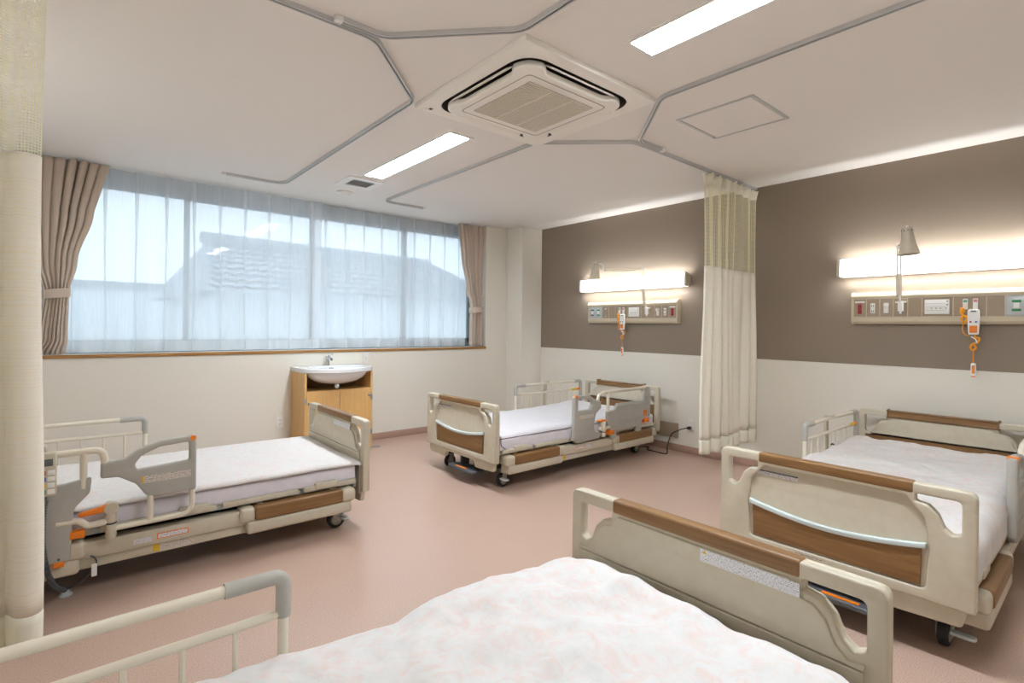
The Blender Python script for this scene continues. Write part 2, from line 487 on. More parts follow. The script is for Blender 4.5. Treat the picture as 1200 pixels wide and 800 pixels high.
# baseboards
BH, BT = 0.07, 0.012
struct(MB().box(XL, 4.336, YW - BT, YW, 0, BH, 0.004).build('baseboard_window', M_BASE), 'pinkish brown vinyl baseboard under window')
mb = MB(); mb.box(XR - BT, XR, YB, 4.932, 0, BH, 0.004)
mb.box(4.336, XR, 4.932 - BT, 4.932, 0, BH, 0.004); mb.box(4.336 - BT, 4.336, 4.932 - BT, YW, 0, BH, 0.004)
struct(mb.build('baseboard_right', M_BASE), 'pinkish brown vinyl baseboard under brown wall')
struct(MB().box(XL, XL + BT, YB, YW, 0, BH, 0.004).build('baseboard_left', M_BASE), 'pinkish brown vinyl baseboard on curtained wall')

# ------------------------------------------------------------------ window
win = thing('window_1', 'wide sliding window with grey aluminium sashes', None)
struct(win)
YG = YW + REC        # inner face of frame
ZT = H - 0.01
mb = MB()
mb.box(WIN_X0, WIN_X1, YG, YG + 0.07, SILL, SILL + 0.05)
mb.box(WIN_X0, WIN_X1, YG, YG + 0.07, 2.40, ZT + 0.01)
mb.box(WIN_X0, WIN_X0 + 0.05, YG, YG + 0.07, SILL, ZT); mb.box(WIN_X1 - 0.05, WIN_X1, YG, YG + 0.07, SILL, ZT)
mb.build('window_frame', M_SASH, win, smooth=0)
SX = [WIN_X0 + 0.05, 0.80, 1.93, 3.00, WIN_X1 - 0.05]
for i in range(4):
    yo = YG + (0.012 if i in (0, 3) else 0.045)
    a, b = SX[i], SX[i + 1]
    mb = MB(); st = 0.045
    a2, b2 = a - (0.02 if i else 0), b + (0.02 if i < 3 else 0)
    mb.box(a2, b2, yo, yo + 0.028, SILL + 0.05, SILL + 0.11, 0.003, 1); mb.box(a2, b2, yo, yo + 0.028, 2.345, 2.40, 0.003, 1)
    mb.box(a2, a2 + st, yo, yo + 0.028, SILL + 0.05, 2.40, 0.003, 1); mb.box(b2 - st, b2, yo, yo + 0.028, SILL + 0.05, 2.40, 0.003, 1)
    sash = mb.build('sash', M_SASH, win, smooth=0)
    MB().box(a2 + st, b2 - st, yo + 0.011, yo + 0.016, SILL + 0.11, 2.345).build('pane', M_GLASS, sash, smooth=0)
# sill board
sl = struct(thing('trim_1', 'window sill board with brown wooden edge', None))
MB().box(WIN_X0, WIN_X1, YW, YG + 0.07, SILL - 0.02, SILL).build('sill_board', mat('sill_white', (226, 222, 214), 0.5), sl, smooth=0)
MB().box(WIN_X0 - 0.005, WIN_X1 + 0.008, YW - 0.014, YW + 0.004, SILL - 0.022, SILL + 0.004, 0.003, 1).build('wooden_edge', M_SILLWOOD, sl)

# ------------------------------------------------------------------ outside: neighbouring house with a tiled hip roof
hs = thing('neighbour_house', 'pale house with grey tiled roof outside the window', 'house', (0, 0, -2.6))
M_TILE = noisy('grey_roof_tile', (150, 158, 168), (128, 137, 149), 8, 0.45)
M_HWALL = noisy('pale_render_wall', (222, 228, 232), (214, 221, 226), 6, 0.8)
RA, RB = Vector((1.75, 10.0, 5.22)), Vector((6.25, 10.5, 5.22))
EA, EB = Vector((1.42, 8.3, 4.25)), Vector((7.7, 8.9, 4.25))
EC, ED = Vector((8.0, 12.6, 4.25)), Vector((1.1, 11.8, 4.25))
def slab(a, b, c, d, n_u, n_v):
    """tiled slope as rows of barrel tiles: a,b eaves, c,d ridge"""
    mb = MB(); nrm = (b - a).cross(d - a).normalized()
    if nrm.z < 0: nrm = -nrm
    for j in range(n_v):
        v0, v1 = j / n_v, (j + 1.12) / n_v
        row = []
        K = n_u * 4
        for i in range(K + 1):
            u = i / K
            p0 = a.lerp(b, u).lerp(d.lerp(c, u), v0); p1 = a.lerp(b, u).lerp(d.lerp(c, u), min(v1, 1))
            w = 0.022 * math.sin(2 * PI * u * n_u)
            row.append((p0 + nrm * (w + 0.035), p1 + nrm * w))
        vs = [q for pr in row for q in pr]
        mb.add(vs, [(2 * i, 2 * i + 2, 2 * i + 3, 2 * i + 1) for i in range(K)])
    return mb
roof = slab(EA, EB, RB, RA, 26, 9).build('roof_slope', M_TILE, hs, 60)
roof['kind'] = 'stuff'
mb = MB()
mb.add([EB, EC, RB], [(0, 1, 2)]); mb.add([ED, EA, RA], [(0, 1, 2)]); mb.add([EC, ED, RA, RB], [(0, 1, 2, 3)])
mb.build('roof_sides', M_TILE, hs, 0)
mb = MB(); mb.tube([RA + Vector((-0.1, 0, 0.05)), RB + Vector((0.1, 0, 0.05))], 0.10, 8); mb.build('ridge_cap', M_TILE, hs)
for ea, ra in ((EA, RA), (EB, RB)): MB().tube([ea, ra + Vector((0, 0, 0.04))], 0.07, 8).build('hip_cap', M_TILE, hs)
mb = MB(); mb.add([(1.6, 8.6, 0), (7.4, 9.2, 0), (7.6, 12.2, 0), (1.4, 11.5, 0), (1.6, 8.6, 4.35), (7.4, 9.2, 4.35), (7.6, 12.2, 4.35), (1.4, 11.5, 4.35)],
                  [(0, 1, 5, 4), (1, 2, 6, 5), (2, 3, 7, 6), (3, 0, 4, 7)])
mb.build('house_wall', M_HWALL, hs, 0)
db = thing('distant_building', 'low pale flat roofed building far outside the window', 'building', (-3.0, 20.0, -2.6))
MB().box(-9, 6.2, -2, 2, 0, 4.75).build('building_wall', M_HWALL, db, 0)
MB().box(-9.1, 6.3, -2.1, 2.1, 4.75, 4.95).build('parapet', M_TILE, db, 0)
g = MB().box(-25, 40, 5.7, 60, -2.8, -2.6).build('ground_outside', noisy('pale_gravel', (176, 180, 182), (160, 166, 170), 4, 0.9), None, 0)
struct(g, 'pale ground outside the window')

# ================================================================== CEILING FITTINGS
for i, (a, b) in enumerate(LY):
    t = thing('ceiling_light', 'long recessed ceiling light panel ' + ('between air conditioner and window' if i == 0 else 'on the far side of the air conditioner from the window'),
              'ceiling light', ((LX0 + LX1) / 2, (a + b) / 2, H), 0, 'recessed ceiling light panels')
    hx, hy = (LX1 - LX0) / 2, (b - a) / 2
    MB().plate([rect(-hx - 0.012, hx + 0.012, -hy - 0.012, hy + 0.012, 0.002), rect(-hx + 0.010, hx - 0.010, -hy + 0.010, hy - 0.010, 0.001)], 0.006, 'xy', -0.002).build('light_frame', M_WHITE, t, 0)
    MB().box(-hx + 0.009, hx - 0.009, -hy + 0.009, hy - 0.009, 0.004, 0.02).build('diffuser', M_LIGHT, t, 0)
    MB().box(-hx - 0.005, hx + 0.005, -hy - 0.005, hy + 0.005, 0.06, 0.10).build('housing', M_WHITE, t, 0)

# air conditioner cassette
ac = thing('ceiling_air_conditioner', 'white square cassette air conditioner with central grille', 'air conditioner', (AX, AY, H))
M_ACW = mat('air_conditioner_white', (247, 243, 234), 0.4)
so = rpoly([(-0.40, -0.40), (0.40, -0.40), (0.40, 0.40), (-0.40, 0.40)], 0.14, 10)
MB().plate([rect(-AS, AS, -AS, AS, 0.004), so], 0.03, 'xy', -0.012, 0.003).build('panel', M_ACW, ac, 30)
# recess well
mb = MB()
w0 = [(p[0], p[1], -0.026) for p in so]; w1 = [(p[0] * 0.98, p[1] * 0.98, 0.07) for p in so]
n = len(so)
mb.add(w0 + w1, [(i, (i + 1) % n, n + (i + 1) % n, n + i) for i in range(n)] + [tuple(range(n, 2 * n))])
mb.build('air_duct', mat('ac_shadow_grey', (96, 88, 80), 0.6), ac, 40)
# front body: notched rounded square hanging a little below
def body_outline(h, r, notch):
    pts = []
    base = rpoly([(-h, -h), (h, -h), (h, h), (-h, h)], r, 10)
    dense = []
    for i in range(len(base)):
        a = Vector(base[i]); b = Vector(base[(i + 1) % len(base)])
        k = max(1, int((b - a).length / 0.02))
        for q in range(k): dense.append(a.lerp(b, q / k))
    for p in dense:
        ax_, ay_ = abs(p.x), abs(p.y)
        if ax_ > ay_: s_ = ay_; d = Vector((math.copysign(1, p.x), 0))
        else: s_ = ax_; d = Vector((0, math.copysign(1, p.y)))
        e = 0.5 - 0.5 * math.tanh((s_ - 0.235) / 0.02)
        pts.append(tuple(p - d * notch * e))
    return pts
MB().plate([body_outline(0.372, 0.13, 0.045)], 0.035, 'xy', -0.030, 0.010, 3).build('front_cover', M_ACW, ac, 50)
for k in range(4):
    rot = Matrix.Rotation(k * PI / 2, 4, 'Z')
    MB().box(-0.235, 0.235, -0.0275, 0.0275, -0.004, 0.004, 0.003, 2, Matrix.Translation((0, 0.363, -0.020)) @ Matrix.Rotation(R(-32), 4, 'X')).build('air_flap', M_ACW if k in (0, 1) else M_ACW, ac, 40, rot)
fr = MB().plate([rpoly([(-.29, -.29), (.29, -.29), (.29, .29), (-.29, .29)], .03), rpoly([(-.285, -.285), (.285, -.285), (.285, .285), (-.285, .285)], .03)], 0.004, 'xy', -0.047).build('grille_seam', mat('seam_grey', (180, 170, 156), 0.6), ac, 30)
M_GRILLE = mat('grille_beige', (228, 221, 204), 0.5)
MB().box(-0.235, 0.235, -0.235, 0.235, -0.0485, -0.0475).build('grille_backing', mat('grille_dark', (150, 140, 122), 0.7), ac, 0)
mb = MB()
for i in range(31):
    y = -0.23 + i * 0.46 / 30
    mb.box(-0.235, 0.235, y - 0.0042, y + 0.0042, -0.053, -0.048)
o = mb.build('grille_slats', M_GRILLE, ac, 0); o['kind'] = 'stuff'
for x in (-0.078, 0.078):
    MB().box(x - 0.008, x + 0.008, -0.235, 0.235, -0.0545, -0.048).build('grille_rib', M_GRILLE, ac, 0)
MB().box(-0.415, -0.395, 0.41, 0.43, -0.031, -0.027, 0.002).build('indicator', M_DKGREY, ac)
MB().lathe([(0.018, -0.0285), (0.018, -0.0265)], (-0.43, 0.445, 0)).build('receiver_dome', M_ACW, ac)

# access hatch
hx, hy = 3.03, 1.545
t = thing('ceiling_hatch', 'square ceiling access hatch with thin aluminium frame', 'hatch', (hx, hy, H))
MB().plate([rect(-.235, .235, -.235, .235, .002), rect(-.217, .217, -.217, .217, .002)], 0.006, 'xy', -0.002).build('hatch_frame', M_ALU, t, 0)
MB().box(-.213, .213, -.213, .213, -0.0035, -0.0005).build('hatch_cover', M_CEIL, t, 0)
MB().box(0.19, 0.2, 0.222, 0.23, -0.007, -0.004).build('latch', M_DKGREY, t, 0)
# vent and detector near the window
t = thing('ceiling_vent', 'small white square ceiling vent with grey louvre', 'vent', (1.955, 4.42, H))
MB().plate([rect(-.165, .165, -.165, .165, .008), rect(-.10, .10, -.10, .10, .004)], 0.016, 'xy', -0.006, 0.003).build('vent_frame', M_WHITE, t, 30)
MB().box(-.102, .102, -.102, .102, -0.002, 0.0).build('vent_backing', mat('vent_grey', (190, 190, 188), 0.7), t, 0)  # plain light grey plate behind the louvre slats
for i in range(9):
    y = -0.09 + i * 0.0225
    MB().box(-.1, .1, -0.009, 0.009, -0.0012, 0.0012, 0, 1, Matrix.Translation((0, y, -0.007)) @ Matrix.Rotation(R(14), 4, 'X')).build('louvre_slat', M_SLATE, t, 0)
t = MB().lathe([(0.075, 0.0), (0.078, -0.008), (0.066, -0.020), (0.035, -0.026), (0.03, -0.034), (0.0, -0.035)], (0, 0, 0), n=28).build('smoke_detector', M_WHITE)
t.location = (1.99, 4.84, H); tag(t, 'round white smoke detector on the ceiling near the window', 'detector')

# curtain rails
ZR = 2.478
def rail(path, fil, label, caps):
    t = thing('curtain_rail', label, 'curtain rail', (path[0][0], path[0][1], H), 0, 'ceiling curtain rails')
    pts = [Vector((x, y, 0)) for x, y in path]
    out = [pts[0]]
    for i in range(1, len(pts) - 1):
        seg = fillet_path([pts[i - 1], pts[i], pts[i + 1]], fil, 10)[1:-1]
        out += seg
    out.append(pts[-1])
    org = Vector((path[0][0], path[0][1], H))
    prof = [(-0.012, 0.0), (-0.012, -0.020), (-0.005, -0.020), (-0.005, -0.017), (-0.0095, -0.017), (-0.0095, -0.002),
            (0.0095, -0.002), (0.0095, -0.017), (0.005, -0.017), (0.005, -0.020), (0.012, -0.020), (0.012, 0.0)]
    mb = MB(); vs = []; m = len(prof)
    for i, p in enumerate(out):
        if i == 0: d = out[1] - p
        elif i == len(out) - 1: d = p - out[i - 1]
        else: d = (out[i + 1] - p).normalized() + (p - out[i - 1]).normalized()
        d.normalize(); nrm = Vector((-d.y, d.x, 0))
        for a, b in prof: vs.append(Vector((p.x, p.y, H)) + nrm * a + Vector((0, 0, b)) - org)
    fs = []
    for i in range(len(out) - 1):
        for k in range(m): fs.append((i * m + k, i * m + (k + 1) % m, (i + 1) * m + (k + 1) % m, (i + 1) * m + k))
    mb.add(vs, fs); mb.build('rail_channel', M_ALU, t, 30)
    for e in caps:
        p = Vector((path[e][0], path[e][1], H)) - org
        MB().box(p.x - 0.016, p.x + 0.016, p.y - 0.015, p.y + 0.015, -0.024, -0.001, 0.003).build('end_cap', M_WHITE if e else M_WHITE, t)
    return t
rail([(0.97, 4.90), (1.45, 4.90), (1.45, 2.58), (1.01, 2.138), (XL, 2.138)], 0.13, 'ceiling curtain rail around bed by the wash basin', [0])
rail([(0.83, 2.102), (1.03, 2.102), (1.45, 1.66), (1.45, -0.6), (0.97, -0.6)], 0.13, 'ceiling curtain rail around bed with ruffled floral quilt near gathered curtain', [0])
rail([(2.88, 4.88), (2.405, 4.88), (2.405, 2.62), (2.90, 2.158), (XR, 2.158)], 0.13, 'ceiling curtain rail carrying the drawn back net topped curtain', [0])
rail([(2.44, -0.6), (2.44, 1.645), (2.90, 2.122), (3.17, 2.122)], 0.13, 'ceiling curtain rail beside the access hatch', [3])

# ================================================================== CURTAINS
def cubicle(x0, x1, y, nf, amp, label, flip=1, ztop=2.455, zb=0.24, seed=0):
    t = thing('cubicle_curtain', label, 'curtain', ((x0 + x1) / 2, y, zb), 0, 'cubicle curtains with net tops')
    cx = (x0 + x1) / 2; W = x1 - x0
    rnd = random.Random(seed)
    ph = [rnd.uniform(-0.5, 0.5) for _ in range(6)]
    def shape(u, z):
        q = u + 0.012 * math.sin(5 * u + ph[0]) + 0.02 * math.sin(13 * u + ph[1])
        a = amp * (0.75 + 0.35 * math.sin(7 * u + ph[2]))
        s = math.sin(2 * PI * nf * q)
        fold = math.copysign(abs(s) ** 0.75, s)
        k = (z - zb) / (ztop - zb)
        x = (u - 0.5) * W * (1.0 + 0.02 * math.sin(3 * z)) + 0.010 * math.cos(2 * PI * nf * q) * (1 - 0.4 * k)
        yy = a * fold * (1.0 - 0.35 * k) + 0.008 * math.sin(2.4 * z + 9 * u)
        return x, yy
    def part(name, za, zb_, nv, m, th, uvs=None, off=0.0):
        def fn(u, v):
            z = zb_ + (za - zb_) * v
            x, yy = shape(u, z); return (x, yy + off, z - zb)
        return sheet(name, fn, nf * 22, nv, m, t, th, uvs)
    zs = 1.715
    part('cloth_panel', zs + 0.02, zb + 0.11, 26, M_CUBICLE, 0.002)
    part('bottom_hem', zb + 0.112, zb, 4, M_CUBHEM, 0.0035)
    part('net_panel', ztop - 0.06, zs, 18, M_NET, 0, (W * 2.6, 0.70))
    def head(u, v):
        z = ztop - 0.075 + 0.085 * v
        x, yy = shape(u, z); k = 1 + 0.5 * v
        return (x, yy * k + 0.012 * v * math.sin(2 * PI * nf * 3 * u), z - zb + 0.006 * v * math.sin(2 * PI * nf * 2 * u))
    sheet('heading_tape', head, nf * 22, 4, M_CUBHEM, t, 0.002)
    for i in range(nf):
        u = (i + 0.25) / nf
        x, yy = shape(u, ztop)
        MB().tube([(x, yy, ztop - zb - 0.02), (x, yy * 0.3, ztop - zb + 0.01), (x, 0, H - 0.0245 - zb)], 0.003, 6).build('hook', M_WHITE, t)
    return t
cubicle(3.80, 4.655, 2.155, 7, 0.038, 'cream cubicle curtain hanging against the brown wall between two beds', seed=3)
cubicle(-0.775, -0.072, 2.14, 6, 0.040, 'cream cubicle curtain hanging beside bed with the coloured button handset', seed=8)

def sheer(x0, x1, label, dy=0.0):
    t = thing('sheer_curtain', label, 'curtain', ((x0 + x1) / 2, YW + 0.155 + dy, SILL), 0, 'white sheer curtains over the window')
    W = x1 - x0; cx = (x0 + x1) / 2
    np_ = max(3, round(W / 0.205))
    zt = H - 0.012 - SILL; zb = 0.012
    def yy(x, z):
        k = z / zt
        return 0.020 * math.sin(2 * PI * x / 0.205 + 1.2 * math.sin(x * 2.1) * (1 - k)) * (0.55 + 0.45 * (1 - k)) + 0.010 * math.sin(9 * x + 2 * z) * (1 - k)
    def fn(u, v):
        x = (u - 0.5) * W; z = zb + 0.09 + (zt - zb - 0.09) * v
        return (x + 0.012 * math.sin(17 * x) * (1 - v), yy(x, z), z)
    sheet('voile', fn, int(W / 0.016), 14, M_SHEER, t)
    def fh(u, v):
        x = (u - 0.5) * W; z = zb + 0.092 * v
        return (x + 0.012 * math.sin(17 * x), yy(x, z), z)
    sheet('hem', fh, int(W / 0.016), 2, M_SHEERHEM, t)
    def ft(u, v):
        x = (u - 0.5) * W; z = zt - 0.075 + 0.075 * v
        return (x, yy(x, z) - 0.004, z)
    sheet('heading_tape', ft, int(W / 0.016), 2, M_SHEER, t)
    for i in range(np_):
        x = -W / 2 + (i + 0.5) * W / np_
        ln = zt - zb - 0.01
        def fp(u, v, x=x, ln=ln):
            z = zt - ln * (1 - v); w = 0.007 + 0.012 * max(0.0, (v - 0.62) / 0.38)
            xx = x + (u - 0.5) * 2 * w + 0.01 * math.sin(3 * z + x * 7) * (1 - v)
            return (xx, yy(x, z) - 0.012 - 0.012 * math.cos((u - 0.5) * PI), z)
        sheet('pinch_pleat', fp, 4, 12, M_SHEER, t)
sheer(-0.10, 1.975, 'white sheer curtain next to the drape above the bed')
sheer(1.925, 3.83, 'white sheer curtain above the wash basin', 0.06)

def drape(keys, label, folds, seed):
    """keys: list of (z, x0, x1) world; pleated and tied"""
    t = thing('drape_curtain', label, 'curtain', ((keys[0][1] + keys[0][2]) / 2, YW + 0.065, SILL), 0, 'taupe drapes tied back at the window')
    cx = (keys[0][1] + keys[0][2]) / 2
    rnd = random.Random(seed); phs = [rnd.uniform(0, 6.28) for _ in range(4)]
    def edge(z):
        for a, b in zip(keys, keys[1:]):
            if a[0] <= z <= b[0]:
                s = (z - a[0]) / (b[0] - a[0]); s = s * s * (3 - 2 * s) if b[3] else s
                return a[1] + (b[1] - a[1]) * s, a[2] + (b[2] - a[2]) * s
        return keys[-1][1:3] if z > keys[-1][0] else keys[0][1:3]
    z0, z1 = keys[0][0], keys[-1][0]
    def fn(u, v):
        z = z0 + (z1 - z0) * v
        a, b = edge(z); w = b - a
        q = u + 0.010 * math.sin(9 * u + phs[0])
        s = math.sin(2 * PI * folds * q + 0.5 * math.sin(2.5 * z + phs[1]))
        fold = math.copysign(abs(s) ** 0.7, s)
        am = min(0.055, 0.024 + 0.006 / max(w, 0.08)) * (0.7 + 0.35 * math.sin(11 * u + phs[2]))
        x = a + w * u + 0.010 * math.cos(2 * PI * folds * q) * min(1, w / 0.3)
        return (x - cx, am * fold - (0.02 if w < 0.2 else 0), z - SILL)
    sheet('cloth', fn, folds * 18, 40, M_DRAPE, t, 0.002)
    kz = [k for k in keys if len(k) > 4][0]
    zc = kz[0]; a, b = kz[1], kz[2]
    mc, hw = (a + b) / 2 - cx, (b - a) / 2 + 0.012
    mb = MB(); rings = []
    nn = 28
    for j, dz in enumerate((-0.036, -0.034, 0.034, 0.036)):
        off = 0.0 if j in (0, 3) else 0.004
        rings.append([(mc + (hw + off) * math.cos(2 * PI * k / nn), -0.02 + (0.066 + off) * math.sin(2 * PI * k / nn), zc - SILL + dz + 0.012 * math.cos(2 * PI * k / nn)) for k in range(nn)])
    vs = [p for r_ in rings for p in r_]
    mb.add(vs, [(j * nn + k, j * nn + (k + 1) % nn, (j + 1) * nn + (k + 1) % nn, (j + 1) * nn + k) for j in range(3) for k in range(nn)])
    mb.build('tieback', M_TIE, t)
    return t
drape([(SILL + 0.006, -0.27, -0.035, 0), (1.10, -0.20, -0.02, 1), (1.445, -0.165, -0.015, 1, 'tie'), (1.70, -0.24, 0.03, 1), (2.1, -0.30, 0.125, 1), (H - 0.012, -0.33, 0.225, 0)],
      'taupe drape tied back beside the cream cubicle curtain', 8, 2)
drape([(SILL + 0.006, 3.785, 3.965, 0), (1.30, 3.785, 3.965, 1), (1.44, 3.80, 3.955, 1, 'tie'), (1.70, 3.745, 3.965, 1), (2.1, 3.66, 3.975, 1), (H - 0.012, 3.60, 3.985, 0)],
      'taupe drape tied back at the pilaster corner', 7, 5)

# ================================================================== BEDS
BL, HW, ZTOP = 2.10, 0.48, 0.652
M_CUSH = mat('light_strip_plastic', (206, 218, 218), 0.3)

def mirror(poly): return [(-p[0], *p[1:]) for p in reversed(poly)]
HOLE = [(0.300, 0.612, .006), (0.438, 0.612, .018), (0.438, 0.492, .018), (0.412, 0.482, .012), (0.388, 0.500, .012), (0.368, 0.548, .02), (0.338, 0.577, .02), (0.300, 0.584, .006)]
def arc_z(y): return 0.372 + 0.040 * (abs(y) / 0.335) ** 1.8

def board(parent, name, xo, od, head):
    """xo outer face, od outward direction (-1 foot, +1 head)"""
    X = lambda d: xo - od * d           # d = depth inwards from the outer face
    outline = rpoly([(-HW, 0.215, .012), (-0.452, 0.213, .004), (-0.440, 0.150, .02), (-0.215, 0.140, .02), (-0.185, 0.192, .02), (0.185, 0.192, .02), (0.215, 0.140, .02), (0.440, 0.150, .02), (0.452, 0.213, .004), (HW, 0.215, .012), (HW, ZTOP, .03), (-HW, ZTOP, .03)])
    h1 = rpoly(HOLE, .01); h2 = mirror(h1)
    mb = MB()
    mb.plate([outline, h1, h2], 0.030, 'yz', X(0.029), 0.006, 2)
    upper = rpoly([(-HW, 0.215, .012), (HW, 0.215, .012), (HW, ZTOP, .03), (-HW, ZTOP, .03)])
    cen = rpoly([(-0.335, 0.258, .02), (0.335, 0.258, .02), (0.345, 0.42, .03), (0.330, 0.530, .04), (0.268, 0.598, .02), (-0.268, 0.598, .02), (-0.330, 0.530, .04), (-0.345, 0.42, .03)])
    mb.plate([upper, h1, h2, cen], 0.020, 'yz', X(0.010), 0.007, 2)
    b = mb.build(name, M_PLASTIC, parent, 35)
    # wooden grip in the middle of the top rail
    MB().box(X(-0.003), X(0.047), -0.297, 0.297, 0.610, ZTOP + 0.004, 0.010, 3).build('grip_rail', M_WOODY, b)
    # outer pocket: wood panel, curved lip
    n = 24; ys = [-0.322 + 0.644 * k / n for k in range(n + 1)]
    wp = [(y, arc_z(y)) for y in ys]
    MB().plate([[(-0.318, 0.266)] + wp[0:0] + [(0.318, 0.266)] + [(y, arc_z(y)) for y in reversed(ys)]], 0.012, 'yz', X(0.008), 0.003).build('pocket_panel', M_WOODY, b, 30)
    ys2 = [-0.335 + 0.67 * k / n for k in range(n + 1)]
    MB().plate([[(y, arc_z(y)) for y in ys2] + [(y, arc_z(y) + 0.020) for y in reversed(ys2)]], 0.020, 'yz', X(0.004), 0.004).build('pocket_lip', M_CUSH, b, 40)
    if not head:
        quad('printed_label', [(X(0.0128), -od * -0.30 if od > 0 else 0.305, 0.552), (X(0.0128), 0.125, 0.552), (X(0.0128), 0.125, 0.570), (X(0.0128), 0.305, 0.570)], M_PRINT2, b)
        MB().box(X(0.006), X(0.014), 0.125, 0.305, 0.5705, 0.5745).build('label_slot', M_DKGREY, b, 0)
        quad('maker_print', [(X(-0.0006), 0.13, 0.236), (X(-0.0006), 0.01, 0.236), (X(-0.0006), 0.01, 0.248), (X(-0.0006), 0.13, 0.248)],
             print_mat('maker_mark', 1.6, 14, 0.55, (214, 203, 182), (120, 118, 120)) if 'maker_mark' not in MATS else MATS['maker_mark'], b)
    # inner facing panel with shoulders under the hand holes
    sh = [(0.438, 0.470, .01), (0.405, 0.462, .015), (0.376, 0.485, .015), (0.356, 0.535, .02), (0.328, 0.562, .03), (0.29, 0.570, .01)]
    if head:
        up_ = [(-0.435, 0.478, .004), (0.435, 0.478, .004)] + [(p[0], p[1] + 0.012, p[2]) for p in sh] + [(0.265, 0.603, .01), (-0.265, 0.603, .01)] + [(-p[0], p[1] + 0.012, p[2]) for p in reversed(sh)]
        MB().plate([rpoly(up_)], 0.016, 'yz', X(0.050), 0.005).build('inner_panel', M_PLASTIC, b, 35)
        MB().plate([rect(-0.435, 0.435, 0.28, 0.470, .004)], 0.008, 'yz', X(0.046), 0.002).build('wood_band', M_WOODY, b, 30)
    else:
        up_ = [(-0.435, 0.452, .004), (0.435, 0.452, .004)] + sh + [(0.27, 0.606, .01), (-0.27, 0.606, .01)] + [(-p[0], *p[1:]) for p in reversed(sh)]
        MB().plate([rpoly(up_)], 0.012, 'yz', X(0.047), 0.004).build('inner_panel', M_PLASTIC, b, 35)
        MB().plate([rect(-0.435, 0.435, 0.345, 0.449, .004)], 0.012, 'yz', X(0.046), 0.004).build('inner_panel', M_PLASTIC, b, 35)
        MB().plate([rect(-0.435, 0.435, 0.20, 0.342, .004)], 0.010, 'yz', X(0.046), 0.004).build('inner_panel', M_PLASTIC, b, 35)
        for y, z in ((-0.30, .325), (-0.10, .33), (0.05, .33), (0.21, .325), (0.33, .31)):
            MB().lathe([(0.008, 0.0), (0.008, 0.004), (0.005, 0.005), (0.004, 0.002)], (X(0.051), y, z), 'X', 12).build('screw', M_CASTER, b)
        # instruction label under the grip
        quad('instruction_label', [(X(0.0535), 0.030, 0.568), (X(0.0535), 0.298, 0.568), (X(0.0535), 0.298, 0.603), (X(0.0535), 0.030, 0.603)], M_PRINT, b)
        me = bpy.data.meshes.new('warning_triangle')
        xx = X(0.0538)
        me.from_pydata([(xx, 0.037, 0.591), (xx, 0.052, 0.591), (xx, 0.0445, 0.601)], [], [(0, 1, 2)]); me.materials.append(M_YELLOW)
        place(bpy.data.objects.new('warning_triangle', me), b)
    return b

def caster(parent, x, y, lever):
    mb = MB()
    mb.box(x - 0.018, x + 0.018, y - 0.026, y + 0.026, 0.085, 0.135, 0.008)
    mb.box(x - 0.03, x + 0.012, y - 0.026, y - 0.020, 0.04, 0.10, 0.002); mb.box(x - 0.03, x + 0.012, y + 0.020, y + 0.026, 0.04, 0.10, 0.002)
    c = mb.build('caster', M_GREY, parent)
    MB().lathe([(0.030, -0.018), (0.046, -0.018), (0.052, -0.012), (0.052, 0.012), (0.046, 0.018), (0.030, 0.018)], (x - 0.012, y, 0.0525), 'Y', 26).build('tyre', M_BLACK, c)
    MB().lathe([(0.006, -0.0225), (0.028, -0.021), (0.034, -0.0185), (0.034, 0.0185), (0.028, 0.021), (0.006, 0.0225)], (x - 0.012, y, 0.0525), 'Y', 20).build('wheel_hub', M_CASTER, c)
    if lever:
        s = math.copysign(1, y)
        MB().plate([rpoly([(x - 0.06, y - 0.022, .01), (x - 0.02, y - 0.022, .01), (x - 0.02, y + s * 0.10, .02), (x - 0.06, y + s * 0.10, .02)])], 0.012, 'xy', 0.072, 0.004).build('brake_lever', M_GREYL, c)

def end_cover(parent, x0, x1, s):
    """plastic cover of the lifting arm with a wooden decor panel; s = side sign"""
    ya, yb = s * 0.395, s * 0.505
    lo, hi = min(ya, yb), max(ya, yb)
    mb = MB(); mb.box(x0 - 0.01, x1 + 0.015, lo, hi, 0.122, 0.192, 0.018, 3)
    mb.box(x0 - 0.03, x0 + 0.055, lo, hi + (0.006 if s > 0 else 0), 0.186, 0.262, 0.02, 3)
    mb.box(x1 - 0.03, x1 + 0.045, lo, hi, 0.186, 0.262, 0.02, 3)
    mb.box(x0, x1, lo + 0.01, hi - 0.01, 0.18, 0.255, 0.004)
    c = mb.build('arm_cover', M_PLASTIC, parent)
    MB().box(x0 + 0.048, x1 - 0.025, lo + 0.006 if s > 0 else lo - 0.004, hi + 0.004 if s > 0 else hi - 0.006, 0.19, 0.264, 0.010, 3).build('wood_panel', M_WOODX, c)
    for xx in (x0 + 0.09, x1 - 0.06):
        MB().box(xx - 0.016, xx + 0.016, (lo + hi) / 2 - 0.008, (lo + hi) / 2 + 0.008, 0.262, 0.268, 0.003).build('cap_button', M_PLASTIC, c)

